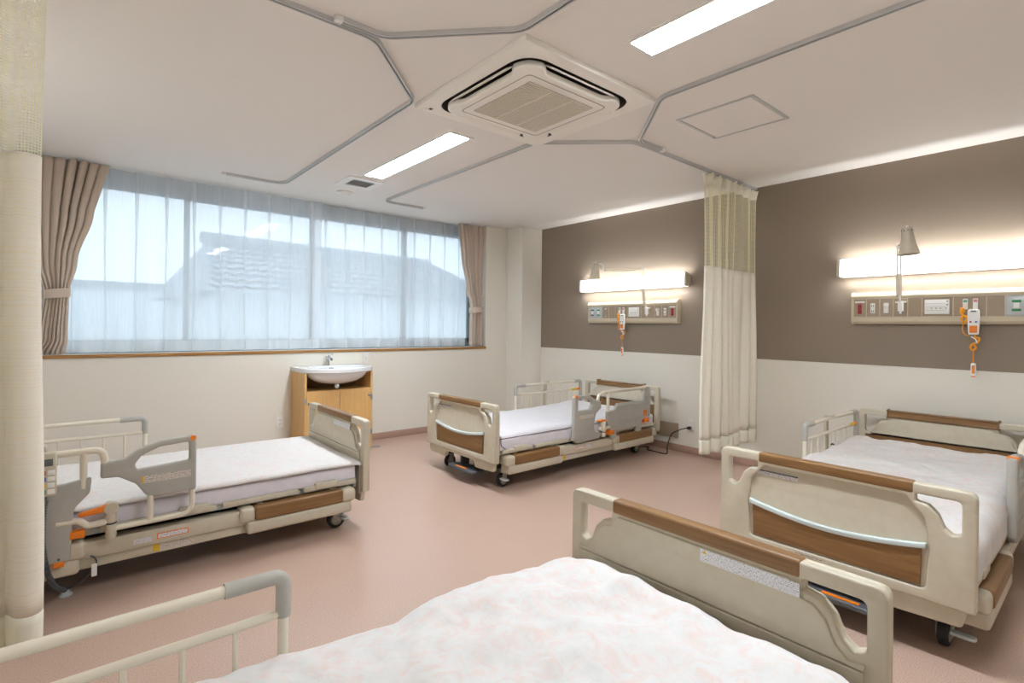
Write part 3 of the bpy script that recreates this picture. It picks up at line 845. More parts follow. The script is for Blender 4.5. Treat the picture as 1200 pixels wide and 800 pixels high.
def plain_rail(parent, y, x0=1.00, x1=1.965, clip=True):
    top = 0.640
    mb = MB()
    mb.tube([(x0, y, 0.265), (x0, y, top), (x1, y, top), (x1, y, 0.265)], 0.0125, 12, 0.028)
    rl = mb.build('side_rail', M_CREAMTUBE, parent)
    MB().tube([(x0, y, 0.552), (x1, y, 0.552)], 0.0105, 10).build('rail_bar', M_CREAMTUBE, rl)
    MB().tube([(x0, y, 0.335), (x1, y, 0.335)], 0.0105, 10).build('rail_bar', M_CREAMTUBE, rl)
    n = 8
    for k in range(1, n + 1):
        x = x0 + (x1 - x0) * k / (n + 1)
        MB().tube([(x, y, 0.335), (x, y, 0.552)], 0.0065, 8).build('rail_spindle', M_CREAMTUBE, rl)
    MB().tube([(x0, y, 0.545), (x0, y, top), (x0 + 0.125, y, top)], 0.0172, 12, 0.028).build('corner_cover', M_GREY, rl)
    MB().tube([(x1, y, 0.40), (x1, y, top), (x1 - 0.10, y, top)], 0.0172, 12, 0.028).build('corner_cover', M_GREY, rl)
    MB().tube([(x1 - 0.15, y, 0.552), (x1 - 0.02, y, 0.552)], 0.0118, 10).build('yellow_sticker', M_YELLOW, rl)
    MB().tube([(x1 - 0.06, y, 0.552), (x1 - 0.015, y, 0.552)], 0.0122, 10).build('orange_sticker', M_ORANGE, rl)
    if clip:
        s = math.copysign(1, y); xc = 1.44
        mb = MB(); mb.box(xc - 0.022, xc + 0.022, y + s * 0.014, y + s * 0.034, 0.40, 0.665, 0.006)
        mb.box(xc - 0.022, xc + 0.022, y - s * 0.02, y + s * 0.03, 0.652, 0.668, 0.005)
        cl = mb.build('rail_hook', M_PLASTIC, rl)
        MB().box(xc - 0.012, xc + 0.012, y + s * 0.012, y + s * 0.036, 0.375, 0.415, 0.006).build('hook_tip', M_BLACK, cl)

def assist_tube_rail(parent, s):
    y = s * 0.508; yo = s
    fr = MB().tube([(1.71, y, 0.45), (1.71, y, 0.660), (1.292, y, 0.662), (1.285, y, 0.585)], 0.015, 12, 0.045).build('assist_rail', M_CREAMTUBE, parent)
    MB().tube([(1.36, y, 0.655), (1.36, y, 0.50)], 0.0135, 12).build('upright', M_CREAMTUBE, fr)
    g = rpoly([(.930, .418, .012), (.930, .688, .018), (1.08, .676, .06), (1.165, .647, .05), (1.215, .613, .03), (1.302, .603, .012), (1.302, .533, .012), (1.238, .530, .03), (1.172, .487, .04), (1.135, .428, .025), (1.09, .414, .02)])
    hl = rpoly([(.962, .566, .012), (.962, .655, .012), (1.08, .646, .06), (1.15, .615, .03), (1.178, .578, .02), (1.168, .553, .012)])
    gp = MB().plate([g, hl], 0.034, 'xz', y, 0.011, 3).build('swing_grip', M_GREY, fr, 40)
    MB().lathe([(0.013, -0.018), (0.013, 0.018)], (0.946, y, 0.672), 'Y').build('orange_button', M_ORANGE, gp)
    yl = y + s * 0.0174
    quad('caution_label', [(1.152, yl, .487), (.955, yl, .487), (.955, yl, .520), (1.152, yl, .520)] if s > 0 else [(.955, yl, .49), (1.15, yl, .49), (1.15, yl, .52), (.955, yl, .52)], M_PRINT3, gp)
    quad('caution_mark', [(1.152, yl + s * .0004, .488), (1.143, yl + s * .0004, .488), (1.143, yl + s * .0004, .519), (1.152, yl + s * .0004, .519)], M_YELLOW, gp)
    MB().tube([(.946, y, .43), (.946, y, .302), (1.26, y, .298)], 0.0125, 12, 0.055).build('lower_tube', M_CREAMTUBE, fr)
    MB().tube([(1.115, y, .425), (1.115, y, .300)], 0.0125, 12).build('lower_tube', M_CREAMTUBE, fr)
    mb = MB(); mb.lathe([(0.018, .255), (.021, .26), (.021, .318), (.0195, .322), (.0195, .33), (.021, .334), (.021, .375), (.015, .385)], (1.262, y, 0), 'Z', 18)
    mb.lathe([(0.026, -0.024), (0.028, -0.02), (0.028, 0.02), (0.026, 0.024)], (1.262, y, .395), 'Y', 20)
    kn = mb.build('lock_joint', M_PLASTIC, fr)
    MB().lathe([(.0215, .322), (.0215, .330)], (1.262, y, 0), 'Z', 18).build('grey_ring', M_DKGREY, kn)
    mb = MB(); mb.plate([rpoly([(1.265, .403, .01), (1.28, .383, .01), (1.375, .377, .012), (1.378, .396, .012), (1.30, .41, .02), (1.262, .424, .01)])], 0.022, 'xz', y + s * 0.012, 0.006)
    mb.build('lock_lever', M_ORANGE, kn, 40)
    MB().tube([(1.275, y, .335), (1.345, y, .330), (1.375, y, .360), (1.45, y, .362)], 0.0145, 12, 0.03).build('lower_tube', M_CREAMTUBE, fr)
    pl = rpoly([(1.330, .548, .012), (1.337, .478, .03), (1.392, .415, .03), (1.402, .195, .012), (1.478, .195, .012), (1.482, .262, .012), (1.66, .262, .012), (1.66, .195, .012), (1.73, .195, .012), (1.735, .672, .015), (1.695, .672, .015), (1.69, .535, .02), (1.42, .530, .02)])
    MB().plate([pl], 0.030, 'xz', y - s * 0.004, 0.008, 3).build('rail_plate', M_GREY, fr, 40)
    MB().box(1.352, 1.405, y - 0.022, y + 0.012, .285, .318, .004).build('orange_catch', M_ORANGE, fr)
    for xx in (1.44, 1.70):
        MB().box(xx - 0.018, xx + 0.018, y - 0.014, y + 0.014, .176, .20, .003).build('orange_foot', M_ORANGE, fr)
        MB().lathe([(.005, 0), (.005, .003)], (xx, y + s * .010, .212), 'Y', 10).build('screw', M_DKGREY, fr)

def assist_panel_rail(parent, s):
    y = s * 0.486
    fr = MB().tube([(1.135, y, .592), (1.15, y, .640), (1.22, y, .662), (1.83, y, .664)], 0.015, 12, 0.03).build('assist_rail', M_CREAMTUBE, parent)
    MB().tube([(1.278, y, .655), (1.278, y, .48)], 0.0135, 12).build('upright', M_CREAMTUBE, fr)
    g = rpoly([(.822, .288, .02), (.822, .652, .014), (.87, .662, .02), (1.03, .646, .05), (1.10, .605, .02), (1.168, .590, .012), (1.168, .528, .012), (1.10, .485, .03), (1.078, .40, .05), (1.085, .335, .03), (1.158, .300, .02), (1.15, .268, .015), (.86, .258, .02)])
    hl = rpoly([(.872, .532, .012), (.872, .630, .012), (1.02, .622, .03), (1.056, .575, .02), (1.03, .532, .012)])
    gp = MB().plate([g, hl], 0.040, 'xz', y, 0.013, 3).build('swing_grip', M_GREY, fr, 40)
    MB().box(.835, .862, y - .021, y + .021, .636, .660, .004).build('orange_button', M_ORANGE, gp)
    yl = y + s * 0.0205
    quad('caution_label', [(.885, yl, .462), (1.065, yl, .462), (1.065, yl, .492), (.885, yl, .492)], M_PRINT3, gp)
    quad('caution_mark', [(.885, yl + s * .0004, .463), (.895, yl + s * .0004, .463), (.895, yl + s * .0004, .491), (.885, yl + s * .0004, .491)], M_YELLOW, gp)
    MB().plate([rect(.85, 1.06, .30, .36, .02)], 0.006, 'xz', y + s * .0205, .002).build('grip_pad', M_GREY, gp, 40)
    pl = rpoly([(1.255, .488, .015), (1.36, .497, .02), (1.40, .548, .02), (1.80, .544, .02), (1.81, .668, .012), (1.89, .676, .015), (1.905, .388, .015), (1.82, .384, .015), (1.762, .352, .02), (1.758, .245, .012), (1.68, .245, .012), (1.677, .305, .012), (1.388, .303, .012), (1.386, .238, .012), (1.302, .242, .012), (1.300, .334, .012), (1.257, .392, .012)])
    MB().plate([pl], 0.032, 'xz', y, 0.009, 3).build('rail_plate', M_GREY, fr, 40)
    MB().plate([rect(1.40, 1.79, .515, .532, .006)], 0.008, 'xz', y + s * .016, .003).build('plate_ridge', M_GREY, fr, 40)
    MB().box(1.79, 1.83, y + s * .014, y + s * .019, .40, .455, .001).build('orange_sticker', M_ORANGE, fr)
    MB().box(1.27, 1.335, y - .03 * s, y + .026 * s, .285, .318, .005).build('orange_catch', M_ORANGE, fr)
    MB().box(1.79, 1.86, y - .03 * s, y + .022 * s, .338, .368, .005).build('orange_catch', M_ORANGE, fr)
    mb = MB(); mb.lathe([(0.018, .27), (.024, .28), (.024, .40), (.018, .41)], (1.215, y, 0), 'Z', 18); mb.box(1.16, 1.30, y - .014, y + .014, .33, .36, .006)
    kn = mb.build('lock_joint', M_CREAMTUBE, fr)
    MB().box(1.15, 1.19, y - .02, y + .02, .405, .422, .005).build('lock_lever', M_ORANGE, kn)
    MB().box(1.205, 1.245, y - .02, y + .02, .405, .422, .005).build('lock_lever', M_ORANGE, kn)
    MB().lathe([(.0245, .31), (.0245, .318)], (1.215, y, 0), 'Z', 18).build('grey_ring', M_DKGREY, kn)

def make_bed(X0, YC, rot, s, style, label):
    t = thing('hospital_bed', label, 'bed', (X0, YC, 0), rot, 'adjustable hospital beds')
    board(t, 'footboard', 0.0, -1, False)
    board(t, 'headboard', BL, 1, True)
    # deck and chassis
    mb = MB(); mb.box(0.07, BL - 0.07, -0.43, 0.43, 0.262, 0.290, 0.004)
    d = mb.build('mattress_deck', M_GREYL, t)
    mb = MB(); mb.box(0.10, BL - 0.12, -0.34, 0.34, 0.205, 0.262); mb.box(0.10, BL - 0.10, -0.36, -0.28, 0.135, 0.21, .01); mb.box(0.10, BL - 0.10, 0.28, 0.36, 0.135, 0.21, .01)
    mb.box(0.45, 1.6, -0.25, 0.25, 0.10, 0.21, 0.02)
    mb.build('lift_mechanism', M_DARKMETAL, t)
    for sd in (-1, 1):
        for a, b in ((0.085, 0.39), (0.42, 0.80), (0.83, 1.30), (1.33, BL - 0.09)):
            y0, y1 = sorted((sd * 0.432, sd * 0.470))
            dr = MB().box(a, b, y0, y1, 0.276, 0.306, 0.008).build('deck_edge', M_PLASTIC, t)
        for a in (0.20, 0.86):
            y0, y1 = sorted((sd * 0.440, sd * 0.478))
            MB().box(a, a + 0.13, y0, y1, 0.280, 0.322, 0.012).build('mattress_stop', M_PLASTIC, t)
        y0, y1 = sorted((sd * 0.40, sd * 0.478))
        MB().box(0.60, 1.50, y0, y1, 0.172, 0.246, 0.008).build('side_beam', M_PLASTIC, t)
        y0, y1 = sorted((sd * 0.40, sd * 0.462))
        bm_ = MB().box(0.62, 1.48, y0, y1, 0.125, 0.174, 0.004).build('side_flange', M_PLASTIC, t)
        end_cover(t, 0.13, 0.68, sd); end_cover(t, 1.38, 1.95, sd)
        for cx_ in (0.178, 1.90): caster(t, cx_, sd * (0.365 if cx_ < 1 else 0.335), cx_ < 1 and sd == s)
        MB().box(0.052, 0.075, sd * 0.395 - 0.012, sd * 0.395 + 0.012, 0.235, 0.30, 0.004).build('board_bracket', M_GREY, t)
    # stickers on the assist side beam
    yb = s * 0.4786; dirx = 1 if s < 0 else -1
    def stick(nm, xa, xb, za, zb, m, e=0.0, yy=None):
        yq = (yb if yy is None else yy) + s * e
        a, b = (xa, xb) if s < 0 else (xb, xa)
        quad(nm, [(a, yq, za), (b, yq, za), (b, yq, zb), (a, yq, zb)], m, t)
    if style == 'tube':
        stick('orange_bordered_sticker', 0.955, 1.085, .196, .224, M_ORANGE); stick('orange_bordered_print', 0.96, 1.08, .200, .220, M_PRINT2, .0006)
        stick('maker_sticker', 1.105, 1.175, .192, .216, M_PRINT2)
        yf = s * 0.4626
        stick('notice_sticker', 0.93, 1.07, .134, .168, M_PRINT3, 0, yf); stick('warning_square', 1.07, 1.10, .134, .168, M_YELLOW, .0004, yf)
    else:
        stick('orange_bordered_sticker', 0.86, 0.98, .200, .224, M_ORANGE); stick('orange_bordered_print', 0.864, 0.976, .203, .221, M_PRINT2, .0006)
        stick('maker_sticker', 1.0, 1.06, .203, .225, M_PRINT2)
        yf = s * 0.4626
        stick('warning_square', 0.735, 0.765, .135, .168, M_YELLOW, .0004, yf); stick('notice_sticker', 0.77, 0.90, .135, .168, M_PRINT3, 0, yf)
    # foot pedal under the footboard
    pd = MB().plate([rpoly([(-0.025, -0.22, .02), (0.02, -0.23, .02), (0.12, -0.20, .02), (0.12, 0.08, .02), (0.02, 0.12, .02), (-0.025, 0.11, .02)])], 0.024, 'xy', 0.098, 0.008).build('foot_pedal', M_DKGREY, t)
    MB().box(-0.012, 0.008, -0.12, 0.02, 0.1095, 0.1135, 0.001).build('orange_stripe', M_ORANGE, pd)
    for sd in (-1, 1):
        MB().box(0.05, 0.13, -0.06 + sd * 0.09 - 0.012, -0.06 + sd * 0.09 + 0.012, 0.10, 0.20, 0.006).build('pedal_arm', M_DKGREY, pd)
    plain_rail(t, -s * 0.468, 1.05 if style == 'tube' else 1.01, clip=(style == 'panel'))
    (assist_tube_rail if style == 'tube' else assist_panel_rail)(t, s)
    return t

BEDS = {'A': (1.41, 3.475, PI, 1, 'tube', 'hospital bed by the wash basin with flat floral quilt and coloured button handset'),
        'C': (2.39, 3.475, 0, -1, 'panel', 'hospital bed with plain white bedding beside the pilaster'),
        'B': (2.475, 0.820, 0, -1, 'panel', 'hospital bed with rumpled floral duvet against the brown wall'),
        'D': (1.44, 0.818, PI, 1, 'tube', 'hospital bed with rumpled floral duvet away from the brown wall')}
for k, (x, y, r_, s, st, lb) in BEDS.items(): make_bed(x, y, r_, s, st, lb)

# ------------------------------------------------------------------ mattresses and bedding (lie on the beds)
def on_bed(o, k):
    x, y, r_ = BEDS[k][:3]; o.location = (x, y, 0); o.rotation_euler = (0, 0, r_); return o
for k, lb in (('A', 'white sheeted mattress under the flat floral quilt'), ('B', 'white sheeted mattress under rumpled duvet against the brown wall'),
              ('C', 'white mattress with thin dark piping on bed with plain bedding'), ('D', 'white sheeted mattress under rumpled duvet away from the brown wall')):
    t = on_bed(thing('mattress', lb, 'mattress', group='mattresses on the beds'), k)
    MB().box(0.075, BL - 0.075, -0.452, 0.452, 0.291, 0.386, 0.022, 4).build('sheeted_body', M_SHEET, t)
    if k == 'C':
        z = 0.388
        MB().tube([(1.6, -0.449, z), (0.078, -0.449, z), (0.078, 0.449, z), (1.6, 0.449, z)], 0.0035, 6, 0.03).build('piping', M_PIPING, t)
        MB().tube([(0.079, -0.448, z), (0.079, -0.452, 0.34), (0.14, -0.454, 0.294)], 0.003, 6, 0.03).build('piping', M_PIPING, t)

def duvet(k, name, label, m, x0, x1, hw, r, ztop, drop_a, drop_b, wr, seed, thick=0.02, group='covers on the beds', foot_round=0.10, fine=1.0, headbump=None):
    """rounded sheet; local y path: side -y drops drop_a below the curve, side +y drops drop_b"""
    flat = hw - r; arc = r * PI / 2
    la, lb_ = flat + arc + drop_a, flat + arc + drop_b
    def path(tv):
        sgn = -1 if tv < 0 else 1; q = abs(tv)
        if q <= flat: return sgn * q, 0.0, 0.0, 1.0
        q -= flat
        if q <= arc:
            a = q / r; return sgn * (flat + r * math.sin(a)), -(r - r * math.cos(a)), sgn * math.sin(a), math.cos(a)
        return sgn * hw, -r - (q - arc), sgn, 0.0
    off = Vector((seed * 3.7, seed * 1.9, seed))
    def fn(u, v):
        tv = -la + (la + lb_) * v
        y, dz, ny, nz = path(tv)
        x = x0 + (x1 - x0) * u
        ef = min(1, (x - x0) / foot_round); eh = min(1, (x1 - x) / foot_round)
        e = math.sqrt(max(0, 1 - (1 - ef) ** 2)) * math.sqrt(max(0, 1 - (1 - eh) ** 2))
        p = Vector((x, tv, 0)) + off
        w = noise.noise(p * 3.1) * 0.9 + noise.noise(p * 7.3) * 0.45
        w += (0.5 - abs(noise.noise(Vector((p.x * 3.5 + p.y * 2, p.y * 7 - p.x * 1.5, 3.3))))) * 0.8 * fine
        w += (0.5 - abs(noise.noise(Vector((p.x * 9 - p.y * 3, p.y * 6 + p.x * 3, 7.3))))) * 0.5 * fine
        w += (0.5 - abs(noise.noise(p * 16.0))) * 0.25 * fine
        d = wr * w
        hz = 0.0
        if headbump: hz = headbump * math.exp(-((x - x1 + 0.25) / 0.18) ** 2) * (0.7 + 0.5 * noise.noise(Vector((0, y * 4, seed))))
        base = 0.392 if dz > -0.02 else 0
        zz = ztop + dz + (d + hz) * max(nz, 0.25)
        zlow = 0.395 + dz if abs(y) < 0.46 else 0.0
        zz = max(zlow, (0.394 + dz) * (1 - e) + zz * e)
        yo = 0.35 * wr * (w) * abs(ny) * math.copysign(1, y) + 0.010 * noise.noise(Vector((x * 5, seed, 0))) * abs(ny)
        xs = 0.012 * noise.noise(Vector((tv * 5, seed, u * 2)))
        return (x + xs, y + yo, zz)
    o = sheet(name, fn, 120, 96, m, None, thick)
    on_bed(o, k); tag(o, label, 'bedding', group)
    return o
duvet('A', 'quilt', 'thin quilted floral cover spread on bed by the wash basin', M_QUILT, 0.050, 1.98, 0.464, 0.016, 0.404, 0.0, 0.0, 0.006, 1.0, 0.010, foot_round=0.06, fine=0.8)
duvet('C', 'white_duvet', 'plain white cover spread on bed beside the pilaster', M_DUVETW, 0.095, 1.98, 0.440, 0.04, 0.415, 0.0, 0.0, 0.010, 2.0, 0.012, foot_round=0.25, fine=0.35, headbump=0.03)
duvet('B', 'floral_duvet', 'thick rumpled floral duvet on bed against the brown wall', M_DUVET, 0.085, 1.955, 0.458, 0.06, 0.448, 0.09, 0.02, 0.024, 3.0, 0.02, foot_round=0.12, fine=0.8, headbump=0.02)
duvet('D', 'floral_duvet', 'thick rumpled floral duvet on bed away from the brown wall', M_DUVET, 0.085, 1.99, 0.462, 0.07, 0.450, 0.03, 0.03, 0.028, 4.4, 0.02, foot_round=0.10, fine=1.2)

# ------------------------------------------------------------------ handset hanging on the rail of the basin-side bed
hsx, hsy = -0.074, 2.925
t = thing('bed_handset', 'cream bed handset with display and coloured buttons hanging on rail', 'remote control', (hsx, hsy, 0.50))
MB().box(-0.036, 0.036, -0.016, 0.014, 0.0, 0.185, 0.010, 3).build('handset_body', M_PLASTIC, t)
MB().box(-0.024, 0.024, -0.0185, -0.014, 0.128, 0.158, 0.002).build('display', M_SCREEN, t)
for i, cm in enumerate((mat('terracotta_key', (190, 120, 90), .5), M_BLUE, M_YELLOW, M_GREEN)):
    z = 0.100 - i * 0.0265
    MB().box(-0.028, 0.002, -0.0185, -0.014, z - 0.010, z + 0.010, 0.002).build('colour_key', cm, t)
    MB().box(0.006, 0.030, -0.0185, -0.014, z - 0.010, z + 0.010, 0.002).build('arrow_key', M_WHITE, t)
MB().tube([(0.0, 0.0, 0.18), (0.0, 0.0, 0.205), (0.0, 0.03, 0.205), (0.0, 0.045, 0.15)], 0.006, 8, 0.012).build('hook', M_PLASTIC, t)
# coiled cord
mb = MB(); ctrl = [Vector((0.0, 0, -0.02)), Vector((-0.015, -0.01, -0.13)), Vector((-0.012, -0.02, -0.30)), Vector((0.02, 0.03, -0.42)), Vector((0.068, 0.15, -0.472))]
def bez(u):
    p = ctrl[:]
    while len(p) > 1: p = [p[i].lerp(p[i + 1], u) for i in range(len(p) - 1)]
    return p[0]
NT = 46; pts = []
for i in range(NT * 8 + 1):
    u = i / (NT * 8); c = bez(u); d = (bez(min(1, u + .01)) - bez(max(0, u - .01))).normalized()
    a = d.cross(Vector((0, 1, 0))).normalized(); b = d.cross(a); th = 2 * PI * i / 8
    pts.append(c + 0.0085 * (math.cos(th) * a + math.sin(th) * b))
mb.tube(pts, 0.0034, 5); mb.tube([(0, 0, 0.01), (0, 0, -0.03)], 0.005, 8)
mb.build('coiled_cord', M_DKGREY, t)
mb = MB(); mb.tube([(0.068, 0.15, -0.472), (0.12, 0.12, -0.44), (0.175, 0.07, -0.37), (0.17, 0.06, -0.32), (0.12, 0.10, -0.31)], 0.0035, 6, 0.05)
mb.build('straight_cord', M_DKGREY, t)
MB().lathe([(0.024, 0.0), (0.026, 0.006), (0.018, 0.012), (0.012, 0.026), (0.004, 0.028)], (0.068, 0.155, -0.499)).build('cord_weight', M_GREYL, t)
MB().box(0.155, 0.175, 0.056, 0.060, -0.405, -0.35, 0.001).build('paper_tag', M_WHITE, t)

# ================================================================== WASH BASIN
CX0, CX1, CY0 = 1.64, 2.305, 4.86
t = thing('wash_cabinet', 'beech wash cabinet with two doors and open shelf', 'cabinet', ((CX0 + CX1) / 2, (CY0 + YW) / 2, 0))
w2 = (CX1 - CX0) / 2; d2 = (YW - CY0) / 2
for sd in (-1, 1):
    MB().box(sd * w2 - (0.02 if sd > 0 else 0), sd * w2 + (0.02 if sd < 0 else 0), -d2, d2, 0.02, 0.779, 0.002, 1).build('side_panel', M_CAB, t, 0)
MB().box(-w2 + 0.02, w2 - 0.02, -d2 + 0.02, d2, 0.595, 0.613).build('shelf', M_CAB, t, 0)
MB().box(-w2 + 0.02, w2 - 0.02, d2 - 0.015, d2 - 0.004, 0.05, 0.76).build('back_panel', mat('cabinet_inside', (150, 120, 84), 0.6), t, 0)
MB().box(-w2 + 0.02, w2 - 0.02, -d2 + 0.04, -d2 + 0.055, 0.0, 0.06).build('plinth', M_CAB, t, 0)
for sd in (-1, 1):
    a, b = (-w2 + 0.022, -0.0015) if sd < 0 else (0.0015, w2 - 0.022)
    dr = MB().box(a, b, -d2, -d2 + 0.018, 0.065, 0.612, 0.0015, 1).build('door', M_CAB, t, 0)
    kx = a + 0.02 if sd < 0 else b - 0.02
    MB().lathe([(0.011, 0.0), (0.011, -0.004), (0.013, -0.008), (0.011, -0.014), (0.004, -0.016)], (kx, -d2, 0.545 if sd > 0 else 0.50), 'Y', 16).build('knob', M_CHROME if sd > 0 else M_DKGREY, dr)
    for hz in (0.15, 0.5):
        hx_ = w2 - 0.019 if sd > 0 else -w2 + 0.0
        MB().box(hx_, hx_ + 0.019, -d2 - 0.003, -d2 + 0.002, hz, hz + 0.05, 0.001, 1).build('hinge', M_STEEL, dr)
# basin
bt = thing('wash_basin', 'white bow fronted porcelain wash basin with chrome tap', 'wash basin', ((CX0 + CX1) / 2, YW, 0.778))
wb = w2 + 0.012
# outline of the top (bow front)
def front(x): return -0.335 - 0.195 * max(0.0, 1 - (abs(x) / wb) ** 2.0) ** 0.8
top = [(wb, -0.002)] + [(wb * (1 - 2 * k / 30), front(wb * (1 - 2 * k / 30))) for k in range(31)] + [(-wb, -0.002)]
bowl = [(0.265 * math.cos(2 * PI * k / 40), -0.285 + 0.190 * math.sin(2 * PI * k / 40) * (1.0 if math.sin(2 * PI * k / 40) < 0 else 0.75)) for k in range(40)]
mb = MB(); mb.plate([top, bowl], 0.048, 'xy', 0.026, 0.010, 3)
bs = mb.build('basin_top', M_PORC, bt, 40)
mb = MB(); rings = []
for j in range(9):
    s = j / 8; k = math.cos(s * PI / 2 * 0.93); z = 0.035 - 0.125 * math.sin(s * PI / 2)
    rings.append([(p[0] * k, -0.285 + (p[1] + 0.285) * k, z) for p in bowl])
outer = []
for j in range(9):
    s = j / 8; k = math.cos(s * PI / 2 * 0.93) * 1.12; z = 0.012 - 0.125 * math.sin(s * PI / 2)
    outer.append([(p[0] * k, -0.285 + (p[1] + 0.285) * k, z) for p in bowl])
for rg in (rings, outer):
    vs = [q for r_ in rg for q in r_]
    mb.add(vs, [(j * 40 + k, j * 40 + (k + 1) % 40, (j + 1) * 40 + (k + 1) % 40, (j + 1) * 40 + k) for j in range(8) for k in range(40)] + [tuple(8 * 40 + k for k in range(40))])
mb.build('bowl', M_PORC, bt, 60)
MB().box(-0.022, 0.022, -0.150, -0.142, 0.018, 0.030, 0.002).build('overflow_slot', M_DKGREY, bt)
mb = MB(); mb.tube([(0, -0.285, -0.11), (0, -0.285, -0.15)], 0.028, 14); mb.tube([(0, -0.285, -0.145), (0, -0.285, -0.163)], 0.018, 12); mb.build('drain_trap', M_CHROME, bt)
tp = MB().lathe([(0.026, 0.048), (0.025, 0.055), (0.021, 0.075), (0.020, 0.115), (0.021, 0.135), (0.016, 0.146), (0.0, 0.148)], (-0.012, -0.075, 0), 'Z', 18).build('tap', M_CHROME, bt)
MB().tube([(-0.012, -0.075, 0.105), (-0.008, -0.12, 0.128), (-0.006, -0.165, 0.118)], 0.011, 10, 0.03).build('spout', M_CHROME, tp)
MB().tube([(-0.006, -0.163, 0.120), (-0.006, -0.170, 0.104)], 0.010, 10).build('aerator', M_DKGREY, tp)
MB().tube([(-0.012, -0.075, 0.142), (0.012, -0.135, 0.162)], 0.006, 8).build('tap_lever', M_CHROME, tp)
# floor drain plate
o = MB().plate([circ(0, 0, 0.045, 24)] + [rect(-0.03, 0.03, y - 0.003, y + 0.003, .001) for y in (-0.02, 0.0, 0.02)], 0.004, 'xy', 0.002).build('floor_drain', M_STEEL)
o.location = (2.385, 4.93, 0); tag(o, 'small round slotted metal drain plate on the floor by wash cabinet', 'floor drain')

# ================================================================== WALL SOCKETS
def socket(loc, normal, label, holes_=2, w=0.07, h=0.12):
    t = thing('wall_socket', label, 'socket', loc, {'-y': 0, '-x': -PI / 2}[normal])
    MB().plate([rect(-w / 2, w / 2, -h / 2, h / 2, .004)], 0.008, 'xz', -0.004, 0.002).build('cover_plate', M_WHITE, t, 30)
    for i in range(holes_):
        z = (i - (holes_ - 1) / 2) * 0.042
        f = MB().plate([rect(-0.018, 0.018, z - 0.016, z + 0.016, .003)], 0.004, 'xz', -0.009, 0.001).build('socket_face', M_WHITE, t, 30)
        for dx in (-0.006, 0.006):
            MB().box(dx - 0.001, dx + 0.001, -0.0118, -0.0105, z - 0.004, z + 0.005).build('slot', M_DKGREY, f, 0)
    return t
socket((1.535, YW, 0.30), '-y', 'white wall socket beside the wash cabinet under the window')
socket((2.40, YW, 0.885), '-y', 'white switch plate above the wash basin under the sill', 1)
socket((XR, 2.77, 0.285), '-x', 'white wall socket with black plug next to the cubicle curtain')
socket((XR, 1.485, 0.325), '-x', 'white wall socket behind the rail of rumpled duvet bed')
def wall_duct(y0, y1, label):
    t = thing('wall_plate', label, 'wall plate', (XR, (y0 + y1) / 2, 0.205), -PI / 2)
    w = abs(y1 - y0)
    MB().box(-w / 2, w / 2, -0.022, 0, -0.072, 0.072, 0.004).build('plate_body', M_CONSOLE, t)
    MB().box(w / 2 - 0.002, w / 2 + 0.03, -0.024, 0, -0.075, 0.075, 0.006).build('plate_end', M_CONSOLE, t)
wall_duct(2.94, 3.55, 'taupe low wall plate behind the headboard near the cubicle curtain')
# power cord of the white bed
t = thing('power_cord', 'black power cord from wall socket to bed with white bedding', 'cord', (XR - 0.02, 2.77, 0.26))
w = lambda p: Vector(p) - Vector((XR - 0.02, 2.77, 0.26))
def smooth_path(ps, n=8):
    ps = [Vector(p) for p in ps]; out = []
    for i in range(len(ps) - 1):
        p0 = ps[max(i - 1, 0)]; p1 = ps[i]; p2 = ps[i + 1]; p3 = ps[min(i + 2, len(ps) - 1)]
        for k in range(n):
            u = k / n
            out.append(0.5 * ((2 * p1) + (-p0 + p2) * u + (2 * p0 - 5 * p1 + 4 * p2 - p3) * u * u + (-p0 + 3 * p1 - 3 * p2 + p3) * u ** 3))
    out.append(ps[-1]); return out
mb = MB(); mb.tube(smooth_path([w(q) for q in [(4.655, 2.775, .258), (4.60, 2.82, .245), (4.57, 2.90, .20), (4.55, 2.92, .16), (4.50, 2.92, .07), (4.46, 2.90, .012), (4.45, 2.99, .008), (4.47, 3.13, .008), (4.56, 3.18, .008), (4.52, 3.24, .008), (4.38, 3.22, .009), (4.28, 3.30, .04), (4.22, 3.36, .14)]]), 0.0055, 8)
mb.build('cable', M_BLACK, t)
MB().box(-0.035, 0.006, -0.012, 0.016, -0.016, 0.012, 0.005).build('plug', M_BLACK, t)
t = thing('power_cord', 'black power cord from wall socket behind the duvet bed rail', 'cord', (XR - 0.02, 1.485, 0.305))
w = lambda p: Vector(p) - Vector((XR - 0.02, 1.485, 0.305))
mb = MB(); mb.tube(smooth_path([w(q) for q in [(4.655, 1.485, .305), (4.60, 1.50, .335), (4.57, 1.53, .27), (4.58, 1.53, .12), (4.56, 1.49, .012), (4.50, 1.40, .008), (4.40, 1.33, .008)]]), 0.0055, 8)
mb.build('cable', M_BLACK, t)
MB().box(-0.035, 0.006, -0.014, 0.014, -0.014, 0.014, 0.005).build('plug', M_BLACK, t)

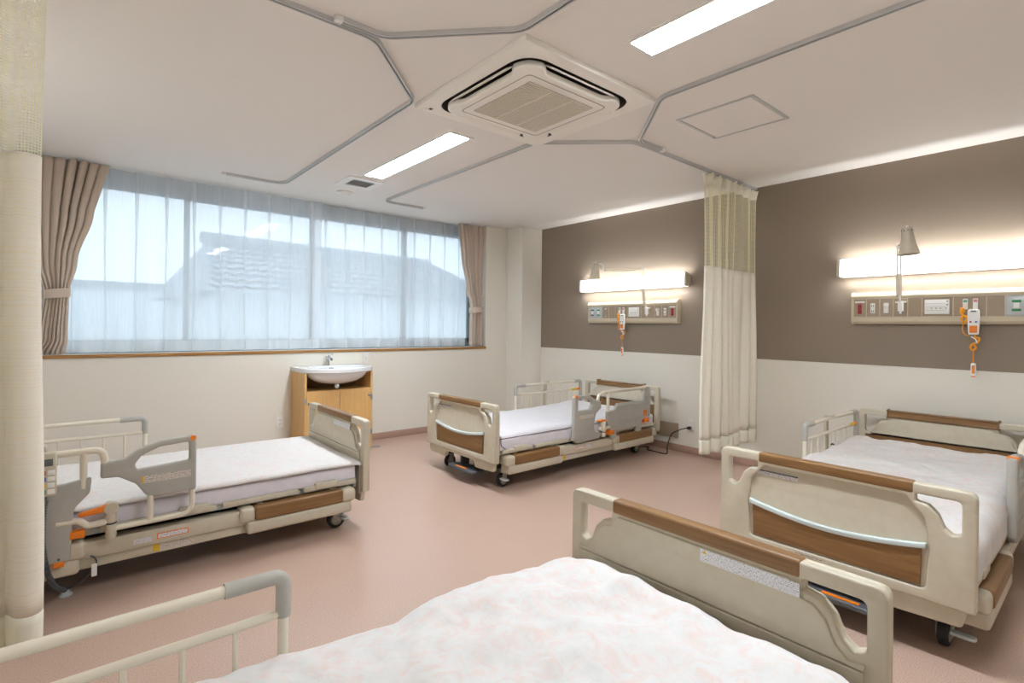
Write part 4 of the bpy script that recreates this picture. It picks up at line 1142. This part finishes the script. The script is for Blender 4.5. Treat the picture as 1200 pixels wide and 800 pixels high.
# ================================================================== BEDHEAD CONSOLES, LAMPS, CALL HANDSETS
# local frame: u along the wall (+x local), outwards = -y local, z up. mir=+1: u runs along -Y world
def frame(loc, mir):
    """Empty on the right wall; local x runs along the wall, local -y points into the room"""
    return loc, -PI / 2
def console(y_red, mir, label, extra):
    """mir=+1: cells run towards -Y from the red socket; mir=-1: towards +Y"""
    t = thing('bedhead_console', label, 'wall console', (XR, y_red, 1.405), -PI / 2, 'bedhead service consoles')
    LN = 1.16; D = 0.062
    U = lambda a, b: tuple(sorted((mir * a, mir * b)))
    # body profile (depth, z)
    prof = [(0, -.120), (-.045, -.118), (-D, -.100), (-D - .006, -.070), (-D, -.067), (-D, .070), (-D - .006, .073), (-D - .012, .088), (-D - .004, .104), (-.045, .118), (0, .120)]
    a, b = U(0.0, LN)
    def ext(x0, x1, pf):
        mb = MB(); n = len(pf)
        mb.add([(x0, d, z) for d, z in pf] + [(x1, d, z) for d, z in pf], [(i, i + 1, n + i + 1, n + i) for i in range(n - 1)] + [tuple(range(n)), tuple(range(2 * n - 1, n - 1, -1))])
        return mb
    ext(a, b, prof).build('console_body', M_CONSOLEC, t, 25)
    for e in (0.0, LN):
        x0, x1 = U(e - 0.004, e + 0.004) if e else U(-0.008, 0.004)
        ext(x0, x1, [(d * 1.03 - (0.004 if d else 0), z * 1.03) for d, z in prof]).build('end_cap', M_CONSOLEC, t, 25)
    cells = [0.006, 0.091, 0.176, 0.260, 0.347, 0.429, 0.602, 0.772, 0.862, 0.952, 1.154] if mir < 0 else [0.006, 0.091, 0.176, 0.260, 0.347, 0.429, 0.602, 0.772, 0.862, 1.060, 1.154]
    kinds = ['red', 'sock', 'switch', 'mount', 'blank', 'intercom', 'call', 'blank', 'dots', 'grey'] if mir < 0 else ['red', 'sock', 'switch', 'mount', 'blank', 'intercom', 'call', 'blank', 'grey', 'dots']
    yf = -D
    for i, k in enumerate(kinds):
        u0, u1 = cells[i] + 0.003, cells[i + 1] - 0.003
        x0, x1 = U(u0, u1); xc = (x0 + x1) / 2
        pl = MB().box(x0, x1, yf - 0.003, yf + 0.002, -0.064, 0.067, 0.001, 1).build('face_plate', M_SLATE if k == 'grey' else M_CONSOLE, t, 0)
        ys = yf - 0.003
        if k == 'red':
            MB().box(xc - .014, xc + .014, ys - .006, ys, -.045, .032, .003).build('red_socket', M_RED, pl)
            MB().box(xc - .032, xc + .032, ys - .003, ys, .040, .052, .001).build('white_strip', M_WHITE, pl)
            for z in (-.030, .012):
                MB().box(xc - .008, xc - .004, ys - .0075, ys - .005, z - .004, z + .006).build('slot', M_BLACK, pl, 0)
                MB().box(xc + .004, xc + .008, ys - .0075, ys - .005, z - .004, z + .006).build('slot', M_BLACK, pl, 0)
        elif k == 'sock':
            MB().box(xc - .015, xc + .015, ys - .006, ys, -.040, .036, .003).build('socket', M_WHITE, pl)
            for z in (-.026, .014):
                MB().box(xc - .008, xc - .004, ys - .0075, ys - .005, z - .005, z + .007).build('slot', M_BLACK, pl, 0)
                MB().box(xc + .004, xc + .008, ys - .0075, ys - .005, z - .005, z + .007).build('slot', M_BLACK, pl, 0)
        elif k == 'switch':
            MB().box(xc - .016, xc + .016, ys - .007, ys, -.040, .036, .003).build('switch', M_WHITE, pl)
            MB().box(xc - .012, xc + .012, ys - .03, ys - .006, .004, .030, .005).build('plug', M_WHITE, pl)
        elif k == 'intercom':
            q = MB().box(x0 + .014, x1 - .016, ys - .008, ys, -.050, .052, .003).build('intercom', M_WHITE, pl)
            for z in (.024, 0.0, -.024):
                MB().box(x0 + .022, x1 - .03, ys - .0088, ys - .0075, z - .001, z + .001).build('groove', M_SLATE, q, 0)
            for dx in (-.03, -.005, .02, .05): MB().lathe([(.0035, 0), (.0035, -.0015)], (xc + dx, ys - .008, -.010), 'Y', 8).build('key', M_DKGREY, q)
            for dz in (.015, .038): MB().box(xc + .052, xc + .060, ys - .009, ys - .0075, dz - .004, dz + .004).build('key', M_DKGREY, q, 0)
        elif k == 'call':
            for du, cm in ((.064, M_TEAL), (.116, M_PINK)):
                x = mir * (cells[i] + du) if mir > 0 else mir * (cells[i] + .17 - du)
                s_ = MB().box(x - .013, x + .013, ys - .008, ys, -.02, .052, .003).build('call_socket', M_WHITE, pl)
                MB().box(x - .009, x + .009, ys - .0092, ys - .0075, .028, .044).build('colour_patch', cm, s_, 0)
        elif k == 'dots':
            MB().box(xc - .008, xc + .008, ys - .003, ys, .035, .05, .001).build('white_cap', M_WHITE, pl)
            MB().box(xc - .008, xc + .008, ys - .003, ys, -.045, -.040, .001).build('white_cap', M_WHITE, pl)
        elif k == 'grey':
            q = MB().box(x0 + .004, x1 - .004, ys - .006, ys, -.056, .060, .004).build('gas_outlet', M_SLATE, pl)
            for dx in (-.045, .045):
                cmat = M_GREEN if dx * mir < 0 else M_DKGREY
                MB().box(xc + dx - .022, xc + dx + .022, ys - .008, ys - .005, .022, .036, .002).build('outlet_mark', cmat, q)
                MB().box(xc + dx - .022, xc + dx + .022, ys - .008, ys - .005, -.036, -.022, .002).build('outlet_mark', cmat, q)
                MB().box(xc + dx - .014, xc + dx + .014, ys - .0075, ys - .005, -.016, .018, .002).build('outlet_key', M_WHITE, q)
    return t
console(1.372, 1, 'taupe bedhead console above the bed with rumpled duvet', None)
console(2.905, -1, 'taupe bedhead console above the bed with plain white bedding', None)

def wall_lamp(y0, y1, label, left=False):
    yc, ln = (y0 + y1) / 2, abs(y1 - y0)
    t = thing('bedhead_lamp', label, 'wall lamp', (XL if left else XR, yc, 1.648), PI / 2 if left else -PI / 2, 'long bedhead wall lamps')
    h = ln / 2
    # curved front diffuser (open to the wall at top and bottom)
    pf = [(-.078, .000), (-.090, .004), (-.096, .018), (-.097, .070), (-.094, .118), (-.088, .136), (-.084, .140)]
    inn = [(d + .004, z) for d, z in pf]
    loop = pf + inn[::-1]; n = len(loop)
    mb = MB(); mb.add([(-h + .02, d, z) for d, z in loop] + [(h - .02, d, z) for d, z in loop], [(i, (i + 1) % n, n + (i + 1) % n, n + i) for i in range(n)] + [tuple(range(n)), tuple(range(2 * n - 1, n - 1, -1))])
    mb.build('diffuser', M_LAMP, t, 40)
    for sd in (-1, 1):
        x0, x1 = sorted((sd * (h - .02), sd * h))
        MB().plate([rpoly([(-.100, -.003, .012), (0.0, .03, .004), (0.0, .11, .004), (-.100, .146, .012)])], .02, 'xy', 0, .003).build('end_cap', M_PLASTIC, t, 40,
            Matrix.Translation(((x0 + x1) / 2, 0, 0)) @ Matrix(((0, 0, 1, 0), (1, 0, 0, 0), (0, 1, 0, 0), (0, 0, 0, 1))))
    mb = MB(); mb.box(-h + .02, h - .02, -.03, 0, .0, .118, .003); mb.build('mounting_channel', M_WHITE, t)
    MB().tube([(-h + .03, -.060, .055), (h - .03, -.060, .055)], .009, 10).build('lamp_tube', M_TUBE, t)
    return t
wall_lamp(1.475, 0.065, 'long lit wall lamp above the bed with rumpled duvet')
wall_lamp(4.190, 2.785, 'long lit wall lamp above the bed with plain white bedding')

wall_lamp(1.475, 0.065, 'long lit wall lamp above the bed away from the brown wall', True)
wall_lamp(4.190, 2.785, 'long lit wall lamp above the bed by the wash basin', True)

def reading_lamp(base_y, pts, shade_at, tilt, label, spring):
    """pts: world points of the arm from the clamp"""
    o0 = Vector((XR - .07, base_y, 1.42))
    t = thing('reading_lamp', label, 'reading lamp', o0, 0, 'white jointed reading lamps')
    P = [Vector(p) - o0 for p in pts]
    mb = MB(); mb.box(-.030, .004, -.016, .016, -.045, .03, .005); mb.box(-.016, .0, -.034, .034, .018, .028, .003); mb.tube([(-.02, 0, -.06), (-.02, 0, -.04)], .008, 10)
    mb.build('clamp', M_WHITE, t)
    MB().tube([(-.02, 0, .02), P[0]], .008, 10).build('clamp_post', M_WHITE, t)
    for a, b in zip(P, P[1:]):
        d = (b - a).normalized(); sidev = d.cross(Vector((1, 0, 0)))
        if sidev.length < .2: sidev = d.cross(Vector((0, 0, 1)))
        sidev.normalize(); sidev *= .010
        mb = MB(); mb.tube([a + sidev, b + sidev], .0042, 8); mb.tube([a - sidev, b - sidev], .0042, 8)
        mb.build('arm', M_CREAMTUBE, t)
        MB().tube([b - Vector((.012, 0, 0)), b + Vector((.012, 0, 0))], .016, 14).build('joint', M_WHITE, t)
    if spring:
        a = P[0]; b = P[0].lerp(P[1], .45)
        MB().tube([a, b], .019, 14).build('spring_cover', M_CREAMTUBE, t)
    sp = Vector(shade_at) - o0
    prof = [(.020, .0), (.030, .004), (.033, -.004), (.036, -.05), (.042, -.10), (.052, -.14), (.062, -.175), (.060, -.176), (.050, -.14), (.040, -.10), (.033, -.05), (.030, -.008), (.0, -.006)]
    mtx = Matrix.Translation(sp) @ tilt.to_4x4()
    sh = MB().lathe(prof, (0, 0, 0), 'Z', 24).build('lamp_shade', M_PLASTIC, t, 40, mtx)
    mb = MB(); mb.tube([(0, 0, 0), (0, 0, .018)], .009, 10); mb.build('shade_knob', M_WHITE, sh, 40, mtx)
    mb = MB()
    for k in range(10):
        a = 2 * PI * k / 10
        mb.box(-.003, .003, .0305, .0362, -.022, -.012, 0, 1, Matrix.Rotation(a, 4, 'Z'))
    o = mb.build('vent_slots', M_DKGREY, sh, 0, mtx); o['kind'] = 'stuff'
    MB().tube([P[-1], sp + tilt @ Vector((0, 0, -.05))], .006, 8).build('shade_bracket', M_WHITE, t)
    return t, P, sp
t, P, sp = reading_lamp(3.245, [(4.555, 3.245, 1.47), (4.54, 3.265, 1.855), (4.50, 3.745, 1.872)], (4.48, 3.845, 1.955), Matrix.Rotation(R(5), 3, 'X'), 'white jointed reading lamp with level arm above the bed with white bedding', True)
MB().tube(smooth_path([P[-1], P[-1] + Vector((0, .02, .06)), P[-1] + Vector((0, .07, .075)), sp + Vector((0, -.02, -.02))]), .004, 6).build('flex', M_WHITE, t)
t, P, sp = reading_lamp(1.062, [(4.555, 1.062, 1.49), (4.54, 1.062, 1.835), (4.38, 0.995, 1.862)], (4.30, 0.962, 1.925), Matrix.Rotation(R(-4), 3, 'X'), 'white jointed reading lamp turned out above the bed with rumpled duvet', True)
MB().tube(smooth_path([P[-1], P[-1] + Vector((-.02, 0, .04)), sp + Vector((.02, 0, -.01))]), .004, 6).build('flex', M_WHITE, t)

def call_handset(y, mir, label):
    o0 = Vector((XR - .066, y, 1.30))
    t = thing('call_handset', label, 'call button', o0, -PI / 2, 'nurse call handsets')
    m_ = mir
    MB().plate([rpoly([(-.026, -.085, .008), (.026, -.085, .008), (.032, .02, .02), (.030, .085, .015), (-.030, .085, .015), (-.032, .02, .02)])], .026, 'xz', -.018, .007, 3).build('speaker_unit', M_WHITE, t, 40)
    MB().plate([rect(-.020, .020, -.072, -.025, .003)], .003, 'xz', -.0315, .001).build('orange_plate', M_ORANGE, t)
    MB().plate([rect(-.014, .014, .066, .074, .003)], .003, 'xz', -.0315, .001).build('slot', M_DKGREY, t)
    MB().lathe([(.006, 0), (.006, -.003)], (-.014, -.031, .0), 'Y', 12).build('red_button', M_RED, t)
    MB().lathe([(.006, 0), (.006, -.003)], (.014, -.031, .0), 'Y', 12).build('blue_button', M_BLUE, t)
    # bundled coil on the side
    x = -.055
    mb = MB(); mb.tube(smooth_path([(x - .015, -.02, .095), (x + .004, -.02, .075), (x - .006, -.02, .05), (x + .012, -.02, .03), (x - .008, -.022, .055), (x + .002, -.024, .09), (x - .014, -.02, .07)]), .0065, 8)
    mb.tube([(x + .008 + .014 * math.cos(a * PI / 8), -.022, .018 + .022 * math.sin(a * PI / 8)) for a in range(16)], .0065, 8, closed=True)
    mb.tube(smooth_path([(x + .004, -.02, .0), (x - .002, -.02, -.05), (x + .012, -.02, -.085), (x + .035, -.02, -.092)]), .0032, 6)
    mb.build('side_cord', M_AMBER, t)
    mb = MB(); mb.tube(smooth_path([(.004, -.018, -.09), (.012, -.02, -.105), (.03, -.02, -.11), (.022, -.02, -.135), (-.005, -.02, -.15), (-.016, -.02, -.172), (-.002, -.02, -.188), (.014, -.02, -.172), (.004, -.022, -.152)]), .0062, 8)
    mb.tube(smooth_path([(0, -.02, -.185), (.001, -.018, -.23), (0, -.016, -.275)]), .0032, 6)
    mb.build('hanging_cord', M_AMBER, t)
    MB().tube([(-.012, -.022, -.098), (.012, -.026, -.115), (.02, -.024, -.14)], .004, 6).build('cord_tie', M_WHITE, t)
    MB().plate([rpoly([(-.014, -.36, .008), (.016, -.36, .008), (.014, -.275, .008), (-.012, -.275, .008)])], .02, 'xz', -.016, .006, 3).build('push_button_grip', M_WHITE, t, 40)
    MB().plate([rect(-.006, .009, -.345, -.29, .002)], .003, 'xz', -.0265, .001).build('orange_stripe', M_ORANGE, t)
    MB().box(-.010, .012, -.022, -.008, -.368, -.358, .003).build('orange_tip', M_ORANGE, t)
call_handset(0.660, 1, 'white and orange call handset on console above the rumpled duvet bed')
call_handset(3.560, -1, 'white and orange call handset on console above the white bedding bed')
